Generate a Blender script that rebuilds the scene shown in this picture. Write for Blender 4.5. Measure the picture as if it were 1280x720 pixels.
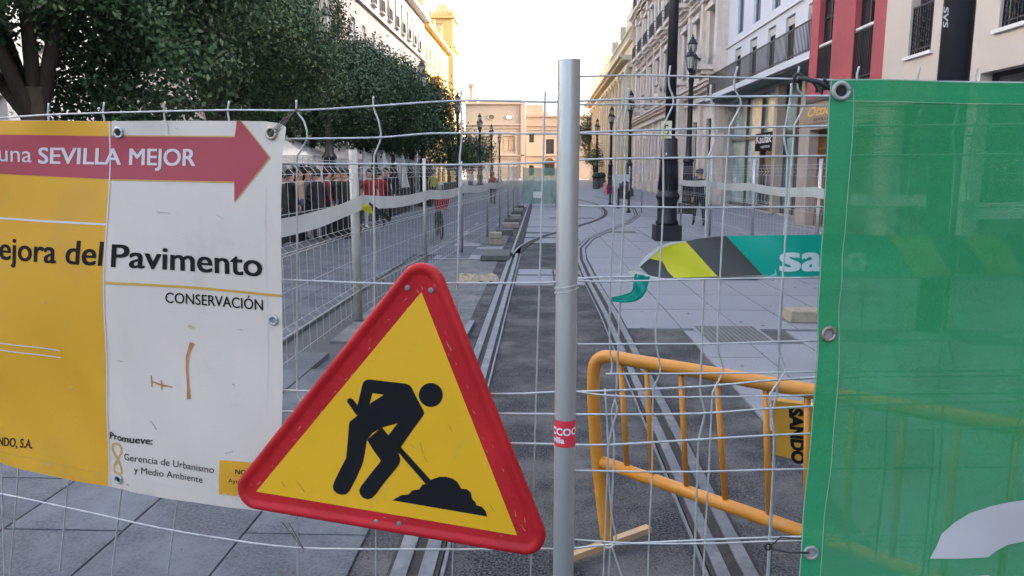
import bpy, bmesh, math, random
from mathutils import Vector, Matrix
from mathutils.geometry import tessellate_polygon
import numpy as np
for o in list(bpy.data.objects): bpy.data.objects.remove(o)
S = bpy.context.scene
C = S.collection
R = math.radians
random.seed(7)

# ------------------------------------------------------------ camera
EYE = Vector((0, 0, 1.68)); F = 931.0
PITCH, YAW = 9.0, 2.2
cd = bpy.data.cameras.new('camera'); cam = bpy.data.objects.new('camera', cd); C.objects.link(cam)
cam.location = EYE; cam.rotation_euler = (R(90-PITCH), 0, R(YAW))
cd.sensor_width = 36.0; cd.lens = F/1280*36; cd.clip_start = 0.05; cd.clip_end = 2500
S.camera = cam
S.render.resolution_x = 1024; S.render.resolution_y = 576
# ------------------------------------------------------------ sky, sun, exposure
SUN_EL, SUN_AZ = 21.0, 92.0        # azimuth clockwise from +Y (the street direction)
w = bpy.data.worlds.new('World'); S.world = w; w.use_nodes = True
nt = w.node_tree
sk = nt.nodes.new('ShaderNodeTexSky'); sk.sky_type = 'NISHITA'; sk.sun_disc = False
sk.sun_elevation = R(SUN_EL); sk.sun_rotation = R(SUN_AZ)
sk.air_density = 0.8; sk.dust_density = 7.0; sk.ozone_density = 0.25
bg = nt.nodes['Background']; bg.inputs['Strength'].default_value = 0.15
nt.links.new(sk.outputs[0], bg.inputs['Color'])
sd = bpy.data.lights.new('sun', 'SUN'); sd.energy = 2.0; sd.angle = R(0.5); sd.color = (1.0, 0.86, 0.66)
sun = bpy.data.objects.new('sun', sd); C.objects.link(sun)
dv = Vector((math.sin(R(SUN_AZ))*math.cos(R(SUN_EL)), math.cos(R(SUN_AZ))*math.cos(R(SUN_EL)), math.sin(R(SUN_EL))))
sun.rotation_euler = dv.to_track_quat('Z', 'Y').to_euler(); sun.location = (30, -30, 60)
S.view_settings.view_transform = 'Standard'; S.view_settings.look = 'None'
S.view_settings.exposure = 3.18; S.view_settings.gamma = 1.0

# ------------------------------------------------------------ measuring helpers (photo pixel -> point of the place)
_cm = Matrix.Rotation(R(YAW), 3, 'Z') @ Matrix.Rotation(R(90-PITCH), 3, 'X')
def ray(px, py): return (_cm @ Vector(((px-640)/F, -(py-360)/F, -1))).normalized()
def at(px, py, Y):
    d = ray(px, py); return EYE + d*(Y/d.y)
def gnd(px, py, z=0.0):
    d = ray(px, py); return EYE + d*((z-EYE.z)/d.z)
def atX(px, py, X):
    d = ray(px, py); return EYE + d*(X/d.x)

# ------------------------------------------------------------ materials
MATS = {}
def mat(name, col, rough=0.7, metal=0.0, var=0.12, scale=6.0, bump=0.0, bscale=None, spec=0.4, col2=None, mix2=(0.45, 0.62), scale2=3.0,
        trans=0.0, transl=0.0, coat=0.0, sharp=.2, coord='Object', stretch=None, attr=None):
    if name in MATS: return MATS[name]
    m = bpy.data.materials.new(name); m.use_nodes = True
    t = m.node_tree; n = t.nodes; b = n['Principled BSDF']
    b.inputs['Roughness'].default_value = rough; b.inputs['Metallic'].default_value = metal
    b.inputs['Specular IOR Level'].default_value = spec
    b.inputs['Coat Weight'].default_value = coat
    tc = n.new('ShaderNodeTexCoord'); src = tc.outputs[coord]
    if stretch:
        mp = n.new('ShaderNodeMapping'); mp.inputs['Scale'].default_value = stretch
        t.links.new(src, mp.inputs['Vector']); src = mp.outputs['Vector']
    ns = n.new('ShaderNodeTexNoise'); ns.inputs['Scale'].default_value = scale; ns.inputs['Detail'].default_value = 8; ns.inputs['Roughness'].default_value = .62
    t.links.new(src, ns.inputs['Vector'])
    rp = n.new('ShaderNodeValToRGB'); rp.color_ramp.elements[0].position = .5-sharp; rp.color_ramp.elements[1].position = .5+sharp
    c = Vector(col)
    rp.color_ramp.elements[0].color = (*[max(0, x*(1-var)) for x in c], 1); rp.color_ramp.elements[1].color = (*[min(1, x*(1+var)) for x in c], 1)
    t.links.new(ns.outputs['Fac'], rp.inputs['Fac']); out = rp.outputs['Color']
    if col2:
        n2 = n.new('ShaderNodeTexNoise'); n2.inputs['Scale'].default_value = scale2; n2.inputs['Detail'].default_value = 10; n2.inputs['Roughness'].default_value = .68
        t.links.new(src, n2.inputs['Vector'])
        r2 = n.new('ShaderNodeValToRGB'); r2.color_ramp.elements[0].position = mix2[0]; r2.color_ramp.elements[1].position = mix2[1]
        t.links.new(n2.outputs['Fac'], r2.inputs['Fac'])
        mx = n.new('ShaderNodeMixRGB'); mx.inputs['Color2'].default_value = (*col2, 1)
        t.links.new(r2.outputs['Color'], mx.inputs['Fac']); t.links.new(out, mx.inputs['Color1']); out = mx.outputs['Color']
    if attr:       # a random number per face stored on the mesh
        at_ = n.new('ShaderNodeAttribute'); at_.attribute_name = 'shade'
        rr = n.new('ShaderNodeValToRGB'); rr.color_ramp.elements[0].color = (*attr[0], 1); rr.color_ramp.elements[1].color = (*attr[1], 1)
        if len(attr) > 2:
            e = rr.color_ramp.elements.new(.94); e.color = (*attr[1], 1); rr.color_ramp.elements[-1].color = (*attr[2], 1)
        t.links.new(at_.outputs['Fac'], rr.inputs['Fac']); out = rr.outputs['Color']
    t.links.new(out, b.inputs['Base Color'])
    rm = n.new('ShaderNodeMapRange'); rm.inputs['To Min'].default_value = max(0.02, rough-.1); rm.inputs['To Max'].default_value = min(1, rough+.1)
    t.links.new(ns.outputs['Fac'], rm.inputs['Value']); t.links.new(rm.outputs[0], b.inputs['Roughness'])
    if bump:
        nb = n.new('ShaderNodeTexNoise'); nb.inputs['Scale'].default_value = bscale or scale*4; nb.inputs['Detail'].default_value = 6
        t.links.new(src, nb.inputs['Vector'])
        bp = n.new('ShaderNodeBump'); bp.inputs['Strength'].default_value = bump; bp.inputs['Distance'].default_value = .01
        t.links.new(nb.outputs['Fac'], bp.inputs['Height']); t.links.new(bp.outputs['Normal'], b.inputs['Normal'])
    last = b.outputs[0]
    if transl:
        tr = n.new('ShaderNodeBsdfTranslucent'); t.links.new(out, tr.inputs['Color'])
        ms = n.new('ShaderNodeMixShader'); ms.inputs[0].default_value = transl
        t.links.new(last, ms.inputs[1]); t.links.new(tr.outputs[0], ms.inputs[2]); last = ms.outputs[0]
    if trans:
        tp = n.new('ShaderNodeBsdfTransparent')
        ms = n.new('ShaderNodeMixShader')
        # woven cloth: how much shows through varies a little over the sheet
        nv = n.new('ShaderNodeTexNoise'); nv.inputs['Scale'].default_value = 5; nv.inputs['Detail'].default_value = 4
        t.links.new(tc.outputs['Object'], nv.inputs['Vector'])
        mr = n.new('ShaderNodeMapRange'); mr.inputs['From Min'].default_value = .3; mr.inputs['From Max'].default_value = .7
        mr.inputs['To Min'].default_value = trans*.8; mr.inputs['To Max'].default_value = trans*1.2
        t.links.new(nv.outputs['Fac'], mr.inputs['Value']); t.links.new(mr.outputs[0], ms.inputs[0])
        t.links.new(last, ms.inputs[1]); t.links.new(tp.outputs[0], ms.inputs[2]); last = ms.outputs[0]
    t.links.new(last, n['Material Output'].inputs['Surface'])
    MATS[name] = m
    return m

# ------------------------------------------------------------ objects
def wloc(o):
    v = Vector((0, 0, 0))
    while o is not None: v = v + Vector(o.location); o = o.parent
    return v
def tag(o, label=None, cat=None, group=None, kind=None):
    if label: o['label'] = label
    if cat: o['category'] = cat
    if group: o['group'] = group
    if kind: o['kind'] = kind
    return o
def thing(name, label, cat, loc=(0, 0, 0), rz=0, group=None):
    o = bpy.data.objects.new(name, None); C.objects.link(o); o.location = loc; o.rotation_euler = (0, 0, rz); o.empty_display_size = .2
    return tag(o, label, cat, group)
def link(name, me, parent=None, loc=(0, 0, 0), rz=0):
    o = bpy.data.objects.new(name, me); C.objects.link(o); o.parent = parent; o.location = loc; o.rotation_euler = (0, 0, rz)
    return o
def copy_tree(o, parent=None):
    c = o.copy(); C.objects.link(c); c.parent = parent
    for ch in o.children: copy_tree(ch, c)
    return c

class MB:
    def __init__(s): s.v = []; s.f = []; s.m = []
    def quad(s, pts, mi=0):
        k = len(s.v); s.v += [tuple(p) for p in pts]; s.f.append(tuple(range(k, k+len(pts)))); s.m.append(mi); return s
    def box(s, x0, x1, y0, y1, z0, z1, mi=0):
        return s.hexa([(x0, y0, z0), (x1, y0, z0), (x1, y1, z0), (x0, y1, z0), (x0, y0, z1), (x1, y0, z1), (x1, y1, z1), (x0, y1, z1)], mi)
    def hexa(s, p, mi=0):
        k = len(s.v); s.v += [tuple(q) for q in p]
        for f in ((0, 3, 2, 1), (4, 5, 6, 7), (0, 1, 5, 4), (1, 2, 6, 5), (2, 3, 7, 6), (3, 0, 4, 7)):
            s.f.append(tuple(k+i for i in f)); s.m.append(mi)
        return s
    def tube(s, pts, r, n=6, mi=0, cap=True):
        pts = [Vector(p) for p in pts]; N = len(pts)
        rs = r if isinstance(r, (list, tuple)) else [r]*N
        k0 = len(s.v); prev = None
        for i, p in enumerate(pts):
            t = (pts[min(i+1, N-1)] - pts[max(i-1, 0)])
            if t.length < 1e-9: t = Vector((0, 0, 1))
            t.normalize()
            if prev is None:
                a = Vector((0, 0, 1)) if abs(t.z) < .9 else Vector((1, 0, 0))
                u = t.cross(a).normalized()
            else:
                u = (prev - t*prev.dot(t)).normalized()
            prev = u; vv = t.cross(u)
            for j in range(n):
                an = 2*math.pi*j/n; s.v.append(tuple(p + (u*math.cos(an)+vv*math.sin(an))*rs[i]))
        for i in range(N-1):
            for j in range(n):
                a = k0+i*n+j; b = k0+i*n+(j+1) % n
                s.f.append((a, b, b+n, a+n)); s.m.append(mi)
        if cap:
            s.f.append(tuple(k0+j for j in reversed(range(n)))); s.m.append(mi)
            s.f.append(tuple(k0+(N-1)*n+j for j in range(n))); s.m.append(mi)
        return s
    def lathe(s, prof, cx=0, cy=0, n=16, mi=0):     # prof: (r, z) from the bottom up
        k0 = len(s.v)
        for r, z in prof:
            for j in range(n):
                a = 2*math.pi*j/n; s.v.append((cx+r*math.cos(a), cy+r*math.sin(a), z))
        for i in range(len(prof)-1):
            for j in range(n):
                a = k0+i*n+j; b = k0+i*n+(j+1) % n
                s.f.append((a, b, b+n, a+n)); s.m.append(mi)
        s.f.append(tuple(k0+j for j in reversed(range(n)))); s.m.append(mi)
        s.f.append(tuple(k0+(len(prof)-1)*n+j for j in range(n))); s.m.append(mi)
        return s
    def mesh(s, name, mats, smooth=False, off=None):
        v = s.v
        if off is not None: v = [(a[0]-off[0], a[1]-off[1], a[2]-off[2]) for a in v]
        me = bpy.data.meshes.new(name); me.from_pydata(v, [], s.f)
        for m in (mats if isinstance(mats, (list, tuple)) else [mats]): me.materials.append(m)
        me.polygons.foreach_set('material_index', s.m)
        if smooth: me.polygons.foreach_set('use_smooth', [True]*len(s.f))
        me.update(); return me
    def build(s, name, mats, parent=None, smooth=False, world=True):
        off = wloc(parent) if (parent and world) else None
        return link(name, s.mesh(name, mats, smooth, off), parent)
def auto_smooth(o, ang=40):
    me = o.data
    me.polygons.foreach_set('use_smooth', [True]*len(me.polygons))
    bm = bmesh.new(); bm.from_mesh(me)
    for e in bm.edges:
        if len(e.link_faces) == 2 and e.calc_face_angle(0) > R(ang): e.smooth = False
    bm.to_mesh(me); bm.free(); return o
def sweep(mb, pts, o0, o1, z0, z1, mi=0):       # box section swept along a ground line; o0, o1 sideways
    pts = [Vector((p[0], p[1], 0)) for p in pts]; N = len(pts); k = len(mb.v)
    for i, p in enumerate(pts):
        t = (pts[min(i+1, N-1)] - pts[max(i-1, 0)]).normalized(); s = Vector((t.y, -t.x, 0))
        for o, z in ((o0, z0), (o1, z0), (o1, z1), (o0, z1)):
            q = p+s*o; mb.v.append((q.x, q.y, z))
    for i in range(N-1):
        for j in range(4):
            a = k+i*4+j; b = k+i*4+(j+1) % 4; mb.f.append((a, a+4, b+4, b)); mb.m.append(mi)
    mb.f.append((k, k+1, k+2, k+3)); mb.m.append(mi); e = k+(N-1)*4; mb.f.append((e+3, e+2, e+1, e)); mb.m.append(mi)

# ------------------------------------------------------------ flat sheets hung in the place (banners, tape, sign faces)
_txt = {}
def text_geo(s, bold=0.0, space=1.0):
    k = (s, bold, space)
    if k in _txt: return _txt[k]
    cu = bpy.data.curves.new('t', 'FONT'); cu.body = s; cu.size = 1; cu.offset = bold; cu.space_character = space; cu.resolution_u = 4
    cu.fill_mode = 'FRONT'
    o = bpy.data.objects.new('t', cu); C.objects.link(o)
    dg = bpy.context.evaluated_depsgraph_get(); me = bpy.data.meshes.new_from_object(o.evaluated_get(dg))
    v = [(p.co.x, p.co.y) for p in me.vertices]; f = [tuple(q.vertices) for q in me.polygons]
    bpy.data.objects.remove(o); bpy.data.curves.remove(cu); bpy.data.meshes.remove(me)
    _txt[k] = (v, f); return v, f
class Surf:
    def __init__(s, P, U, disp=None):
        s.P = Vector(P); s.U = Vector(U).normalized(); s.V = Vector((0, 0, 1)); s.N = s.U.cross(s.V)
        if s.N.dot(EYE - s.P) < 0: s.N = -s.N
        s.disp = disp or (lambda u, v: 0.0)
    def hit(s, px, py, off=0.0):
        d = ray(px, py); P = s.P + s.N*off
        return EYE + d*((P-EYE).dot(s.N)/d.dot(s.N))
    def uv(s, px, py, off=0.0):
        q = s.hit(px, py, off)-s.P; return (q.dot(s.U), q.dot(s.V))
    def pos(s, u, v, l=0.0): return s.P + s.U*u + s.V*v + s.N*(s.disp(u, v)+l)
    def emit(s, verts, faces, layer, name, m, parent, grid=0.02, thick=0.0, smooth=True):
        bm = bmesh.new()
        vs = [bm.verts.new((a[0], a[1], 0)) for a in verts]
        for f in faces:
            try: bm.faces.new([vs[i] for i in f])
            except ValueError: pass
        if grid:
            us = [a[0] for a in verts]; ws = [a[1] for a in verts]
            for ax, lo, hi in ((0, min(us), max(us)), (1, min(ws), max(ws))):
                x = math.floor(lo/grid)*grid + grid
                while x < hi:
                    co = Vector((0, 0, 0)); co[ax] = x; no = Vector((0, 0, 0)); no[ax] = 1
                    bmesh.ops.bisect_plane(bm, geom=bm.verts[:]+bm.edges[:]+bm.faces[:], plane_co=co, plane_no=no, dist=1e-6)
                    x += grid
        for v in bm.verts:
            v.co = s.pos(v.co.x, v.co.y, layer)
        bmesh.ops.recalc_face_normals(bm, faces=bm.faces[:])
        off = wloc(parent) if parent else Vector((0, 0, 0))
        if thick:
            ret = bmesh.ops.extrude_face_region(bm, geom=bm.faces[:])
            for e in ret['geom']:
                if isinstance(e, bmesh.types.BMVert): e.co -= s.N*thick
            bmesh.ops.recalc_face_normals(bm, faces=bm.faces[:])
        for v in bm.verts: v.co -= off
        me = bpy.data.meshes.new(name); bm.to_mesh(me); bm.free(); me.materials.append(m)
        if smooth and not thick: me.polygons.foreach_set('use_smooth', [True]*len(me.polygons))
        return link(name, me, parent)
    def poly(s, px, layer, name, m, parent, grid=0.02, thick=0.0, off=0.0):
        pts = [s.uv(a, b, off) for a, b in px]
        tri = tessellate_polygon([[Vector((a, b, 0)) for a, b in pts]])
        return s.emit(pts, tri, layer, name, m, parent, grid, thick)
    def line(s, px, wpx, layer, name, m, parent, grid=0.02):
        """a printed stroke of constant width (pixels of the photo at its place)"""
        pts = []
        L = []; Rr = []
        for i, p in enumerate(px):
            a = Vector(px[max(i-1, 0)]); b = Vector(px[min(i+1, len(px)-1)]); t = (b-a).normalized(); n = Vector((-t.y, t.x))
            ww = wpx[i] if isinstance(wpx, (list, tuple)) else wpx
            L.append(Vector(p)+n*ww/2); Rr.append(Vector(p)-n*ww/2)
        pts = [s.uv(*q) for q in L] + [s.uv(*q) for q in Rr]; n = len(px)
        faces = [(i, i+1, n+i+1, n+i) for i in range(n-1)]
        return s.emit(pts, faces, layer, name, m, parent, grid)
    def text(s, body, p0, p1, cap, layer, m, parent, bold=0.0, name='lettering', space=1.0, up=None):
        v, f = text_geo(body, 0.0, space)
        x0 = min(a[0] for a in v); x1 = max(a[0] for a in v)
        A = Vector(s.uv(*p0)); B = Vector(s.uv(*p1)); c = Vector(s.uv(p0[0], p0[1]-cap)) if up is None else Vector(s.uv(*up))
        e = (B-A)/(x1-x0); upv = (c-A)/0.729
        vv = [tuple(A + e*(a[0]-x0) + upv*a[1]) for a in v]
        o = s.emit(vv, f, layer, name, m, parent)
        if bold:        # heavy strokes: the same letters struck again, a hair aside
            for k, (dx, dy) in enumerate(((-1, .4), (1, -.4), (1, .4), (-1, -.4))):
                d = e*(bold*dx)+upv*(bold*dy)
                k_ = s.emit([tuple(Vector(a)+d) for a in vv], f, layer+.00008*(k+1), 'lettering', m, parent)
                bm = bmesh.new(); bm.from_mesh(o.data); bm.from_mesh(k_.data); bm.to_mesh(o.data); bm.free()
                me = k_.data; bpy.data.objects.remove(k_); bpy.data.meshes.remove(me)
        return o
# ------------------------------------------------------------ palette
M_asph = mat('asphalt', (.042, .044, .048), .92, var=.85, scale=85, sharp=.09, bump=1.0, bscale=75, col2=(.135, .132, .125), mix2=(.43, .72), scale2=1.9, spec=.15)
M_mort = mat('mortar', (.062, .066, .07), .95, var=.3, scale=20)
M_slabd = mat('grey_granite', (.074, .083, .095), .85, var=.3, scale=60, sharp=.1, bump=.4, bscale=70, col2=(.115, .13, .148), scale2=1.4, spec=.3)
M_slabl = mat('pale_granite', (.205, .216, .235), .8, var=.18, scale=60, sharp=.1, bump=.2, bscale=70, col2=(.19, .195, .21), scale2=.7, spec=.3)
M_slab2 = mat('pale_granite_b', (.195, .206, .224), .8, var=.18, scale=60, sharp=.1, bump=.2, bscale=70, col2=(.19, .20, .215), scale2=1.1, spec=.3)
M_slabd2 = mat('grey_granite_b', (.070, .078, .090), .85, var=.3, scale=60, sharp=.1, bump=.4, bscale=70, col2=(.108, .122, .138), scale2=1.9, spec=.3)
M_rail = mat('rail_steel', (.115, .12, .13), .55, metal=.4, var=.25, scale=14, bump=.15, col2=(.24, .24, .24), mix2=(.5, .75), scale2=6)
M_groove_shade = mat('groove', (.03, .027, .025), .95, var=.4, scale=20, bump=.6)  # flat dark colour stands in for the shade in the rail grooves
M_conc = mat('concrete', (.26, .245, .22), .9, var=.2, scale=10, bump=.5, bscale=60, col2=(.19, .18, .16), scale2=5)
M_concd = mat('dark_concrete', (.09, .095, .09), .9, var=.25, scale=8, bump=.4)
M_black = mat('black_iron', (.009, .011, .015), .5, metal=0, var=.3, scale=8, bump=.1, spec=.5)
M_glassd = mat('window_glass', (.03, .036, .042), .08, var=.2, scale=.8, spec=.8)
M_lampglass = mat('lantern_glass', (.42, .43, .40), .25, var=.15, scale=10, spec=.6)
M_white = mat('white_paint', (.62, .62, .62), .6, var=.06, scale=3)
M_galv = mat('galvanised_steel', (.40, .41, .42), .42, metal=.75, var=.14, scale=30, bump=.08, col2=(.29, .30, .31), mix2=(.5, .75), scale2=9)
M_wire = mat('fence_wire', (.42, .42, .41), .5, metal=.45, var=.18, scale=40, col2=(.25, .24, .23), mix2=(.55, .75), scale2=12)
M_canvas = mat('white_canvas', (.62, .64, .67), .85, var=.06, scale=3, bump=.2, transl=.15)

def struct(name, o): return tag(o, kind='structure')
# ------------------------------------------------------------ ground
XL, XR = -0.53, 0.83            # the two grooved rails
g = MB(); g.box(-400, 400, -300, 900, -1.0, -0.075); ground = g.build('ground', M_mort); tag(ground, kind='structure')
g = MB(); g.box(-0.80, 1.52, -4, 7.9, -.2, -.012); g.box(-0.80, .9, 7.9, 34.5, -.2, -.0125); bed = g.build('track_bed', M_asph); g2 = MB(); g2.box(-2.1, -0.801, 7.2, 14, -.2, -.011); tag(g2.build('rough_screed', mat('screed', (.10, .108, .115), .95, var=.3, scale=9, bump=.8, bscale=30, col2=(.16, .158, .15), scale2=2.5)), kind='structure'); tag(bed, kind='structure')
g = MB(); g.box(-40, -.801, -4, 160, -.19, -.04); base_l = g.build('left_pavement', M_mort); tag(base_l, kind='structure')
g = MB(); g.box(1.521, 8.7, -4, 7.9, -.19, -.016); g.box(.901, 8.7, 7.9, 160, -.19, -.0165); g.box(-1.02, .9, 34.51, 160, -.19, -.017); base_r = g.build('right_pavement', M_mort); tag(base_r, kind='structure')
def slab_mesh(a, b, m, h=.035):
    e = .004; q = MB(); q.hexa([(-a/2, -b/2, -h), (a/2, -b/2, -h), (a/2, b/2, -h), (-a/2, b/2, -h),
        (-a/2+e, -b/2+e, 0), (a/2-e, -b/2+e, 0), (a/2-e, b/2-e, 0), (-a/2+e, b/2-e, 0)]); return q.mesh('paving_slab', m)
def pave(parent, x0, x1, y0, y1, a, b, ms, near, gap=.0048, stagger=.5, skip=None, side=1, lim=290):
    meshes = [slab_mesh(a-gap, b-gap, m) for m in ms]
    far = MB(); n = 0; rnd = random.Random(3)
    nx = int(math.ceil((x1-x0)/a)); ny = int(math.ceil((y1-y0)/b))+1
    for j in range(ny):
        for i in range(nx):
            cx = (x0+a*(i+.5)) if side > 0 else (x1-a*(i+.5)); cy = y0+b*(j+.5)-(stagger*b if i % 2 else 0)
            if skip and skip(cx, cy, a, b): continue
            z = rnd.uniform(-.0025, .0015); tx, ty = rnd.uniform(-.002, .002), rnd.uniform(-.0015, .0015)
            k = rnd.randrange(len(ms))
            if near(cx, cy) and n < lim:
                o = link('paving_slab', meshes[k], parent, (cx, cy, z)); o.rotation_euler = (tx, ty, 0); n += 1
            elif cy < 150:
                A, B = (a-gap)/2, (b-gap)/2
                far.quad([(cx-A, cy-B, z), (cx+A, cy-B, z), (cx+A, cy+B, z), (cx-A, cy+B, z)], k)
    o = far.build('paving_slab', ms, parent); o['kind'] = 'stuff'
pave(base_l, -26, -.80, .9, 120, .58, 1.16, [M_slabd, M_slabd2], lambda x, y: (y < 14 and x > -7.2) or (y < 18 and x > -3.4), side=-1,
     skip=lambda x, y, a, b: x > -2.1-a/2 and 7.2-b/2 < y < 14+b/2)
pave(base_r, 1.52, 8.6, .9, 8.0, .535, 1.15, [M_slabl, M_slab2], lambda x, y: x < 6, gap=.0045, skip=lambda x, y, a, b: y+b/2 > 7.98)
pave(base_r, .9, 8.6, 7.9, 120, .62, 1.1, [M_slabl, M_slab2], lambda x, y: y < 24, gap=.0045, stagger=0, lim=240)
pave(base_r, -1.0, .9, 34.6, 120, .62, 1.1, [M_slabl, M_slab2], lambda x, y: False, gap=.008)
# pale panels laid between the rails
def panel(x0, x1, y0, y1, m=M_slabl):
    q = MB(); q.box(x0, x1, y0, y1, -.05, -.002); return q.build('concrete_panel', m, bed)
for y0, y1 in ((10.9, 11.9), (12.05, 12.7)): panel(XL+.16, .2, y0, y1); panel(.23, XR-.16, y0+.05, y1-.06, M_slab2)
for k, (y0, y1) in enumerate(((17.4, 18.6), (18.9, 20.0), (20.5, 22.3), (22.5, 25.5), (25.6, 28.9), (29.0, 31.8), (31.9, 34.4))):
    panel(XL+.14, XR-.14, y0, y1, (M_slabl, M_slab2)[k % 2])
for k in range(12): panel(-2.08, -.84, 14.1+k*1.7, 15.7+k*1.7, (M_slabl, M_slab2)[k % 2])

# rails: outer head, dark strip for the shaded groove, guard bar, thin edge strip
def rail(pts, label, s=1, k=1.0, guard=True):
    r = MB(); sweep(r, pts, -.056*s-.034*k, -.056*s+.034*k, -.08, .014)
    o = r.build('rail_head', M_rail, track)
    if guard:
        r = MB(); sweep(r, pts, .058*s-.031*k, .058*s+.031*k, -.08, .011); r.build('guard_rail', M_rail, track)
    r = MB(); sweep(r, pts, -.108, .108, -.08, .003); r.build('rail_groove_shade', M_groove_shade, track)
    if guard:
        r = MB(); sweep(r, pts, s*.125-.008, s*.125+.008, -.06, .006); r.build('edge_strip', M_rail, track)
track = thing('tram_track', None, None); tag(track, kind='structure')
def smooth_line(p, n=8):
    out = []; p = [Vector(q) for q in p]
    for i in range(len(p)-1):
        a = p[max(i-1, 0)]; b = p[i]; c = p[i+1]; d = p[min(i+2, len(p)-1)]
        for t in range(n):
            t = t/n; out.append(.5*((2*b)+(c-a)*t+(2*a-5*b+4*c-d)*t*t+(3*b-a-3*c+d)*t**3))
    out.append(p[-1]); return out
G = lambda l: smooth_line([gnd(*q) for q in l])
rail([(XL, y, 0) for y in (.3, 4, 8, 12, 15)], '', 1)
rail([(XL, y, 0) for y in (15.02, 20, 30, 34.5, 50, 80)], '', 1, .7, guard=False)
rail(G([(641, 322), (655, 307), (677, 296), (697, 290), (724, 282), (745, 275), (755, 269), (754, 262), (741, 254), (715, 248)]), '', 1, .7, guard=False)
rail([(XR, y, 0) for y in (.3, 3, 6, 8.6)]+[gnd(*q) for q in ((735, 343), (727, 325), (726, 311), (737, 299), (763, 287), (786, 278), (797, 269), (793, 260), (775, 252), (745, 246))], '', -1, .9)
rail([(XR, y, 0) for y in (17, 24, 34, 60)], '', -1, .7, guard=False)
# loose rail stub beside the left rail (photo 575..585, 400..425)
# drain grate with slots
c = [gnd(*p) for p in ((868, 409), (930, 408), (966, 427), (892, 429))]
gx0, gx1, gy0, gy1 = min(p.x for p in c), max(p.x for p in c), min(p.y for p in c), max(p.y for p in c)
gr = thing('drain_grate', 'slotted grey drain grate set in the pale paving near the asphalt edge', 'drain grate', ((gx0+gx1)/2, (gy0+gy1)/2, 0))
q = MB(); q.box(gx0-.03, gx1+.03, gy0-.03, gy1+.03, -.03, .003); q.build('frame', M_slab2, gr)
n = 13
for i in range(n):
    x = gx0+(gx1-gx0)*(i+.5)/n; q = MB(); q.box(x-.018, x+.018, gy0+.02, gy1-.02, .0035, .007); q.build('slot', M_concd, gr)
# curb-like dark service covers further right
for (x, y, wd, ln, lab) in ((2.2, 20.5, .8, .5, 'dark rectangular access cover beside the lamp post base'), (1.1, 26.5, 1.6, .5, 'long dark strip cover across the curving rails')):
    q = MB(); q.box(x-wd/2, x+wd/2, y-ln/2, y+ln/2, .001, .006); tag(q.build('access_cover', M_concd), lab, 'access cover')
tag(MB().box(-7.3, -6.1, 8.9, 9.7, .001, .006).build('access_cover', M_concd), 'dark manhole cover in the grey paving left of the near fence', 'access cover')

# ------------------------------------------------------------ buildings
class Wall:
    def __init__(s, b, kind, c):    # kind: 'R' faces -X at X=c, 'L' faces +X, 'E' faces -Y at Y=c
        s.b = b; s.k = kind; s.c = c; s.rz = {'R': R(90), 'L': R(-90), 'E': R(180)}[kind]
    def P(s, a, z, d):
        if s.k == 'R': return (s.c-d, a, z)
        if s.k == 'L': return (s.c+d, a, z)
        return (a, s.c-d, z)
    def box(s, mb, s0, s1, z0, z1, d0, d1, mi=0):
        P = s.P
        return mb.hexa([P(s0, z0, d0), P(s1, z0, d0), P(s1, z0, d1), P(s0, z0, d1), P(s0, z1, d0), P(s1, z1, d0), P(s1, z1, d1), P(s0, z1, d1)], mi)
    def grid(s, s0, s1, z0, z1, holes, m, depth=.28, back=12, name='wall'):
        mb = MB(); P = s.P
        ss = sorted({s0, s1, *[h[0] for h in holes if s0 < h[0] < s1], *[h[1] for h in holes if s0 < h[1] < s1]})
        zs = sorted({z0, z1, *[h[2] for h in holes if z0 < h[2] < z1], *[h[3] for h in holes if z0 < h[3] < z1]})
        for i in range(len(ss)-1):
            run = None
            for j in range(len(zs)-1):
                a, b_, c, d = ss[i], ss[i+1], zs[j], zs[j+1]; x, z = (a+b_)/2, (c+d)/2
                if any(h[0] < x < h[1] and h[2] < z < h[3] for h in holes): continue
                mb.quad([P(a, c, 0), P(b_, c, 0), P(b_, d, 0), P(a, d, 0)])
        for h in holes:
            a, b_, c, d = h[:4]
            mb.quad([P(a, c, 0), P(a, d, 0), P(a, d, -depth), P(a, c, -depth)]); mb.quad([P(b_, c, 0), P(b_, d, 0), P(b_, d, -depth), P(b_, c, -depth)])
            mb.quad([P(a, c, 0), P(b_, c, 0), P(b_, c, -depth), P(a, c, -depth)]); mb.quad([P(a, d, 0), P(b_, d, 0), P(b_, d, -depth), P(a, d, -depth)])
        D = depth+.02
        mb.quad([P(s0, z0, 0), P(s0, z1, 0), P(s0, z1, -D), P(s0, z0, -D)]); mb.quad([P(s1, z0, 0), P(s1, z1, 0), P(s1, z1, -D), P(s1, z0, -D)])
        mb.quad([P(s0, z1, 0), P(s1, z1, 0), P(s1, z1, -D), P(s0, z1, -D)])
        s.box(mb, s0, s1, z0, z1, -D, -back)
        return mb.build(name, m, s.b)
    def put(s, name, me, a, z, d, parent=None):
        p = Vector(s.P(a, z, d)) - wloc(s.b)
        return link(name, me, s.b, p, s.rz)
WM = {}
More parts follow.
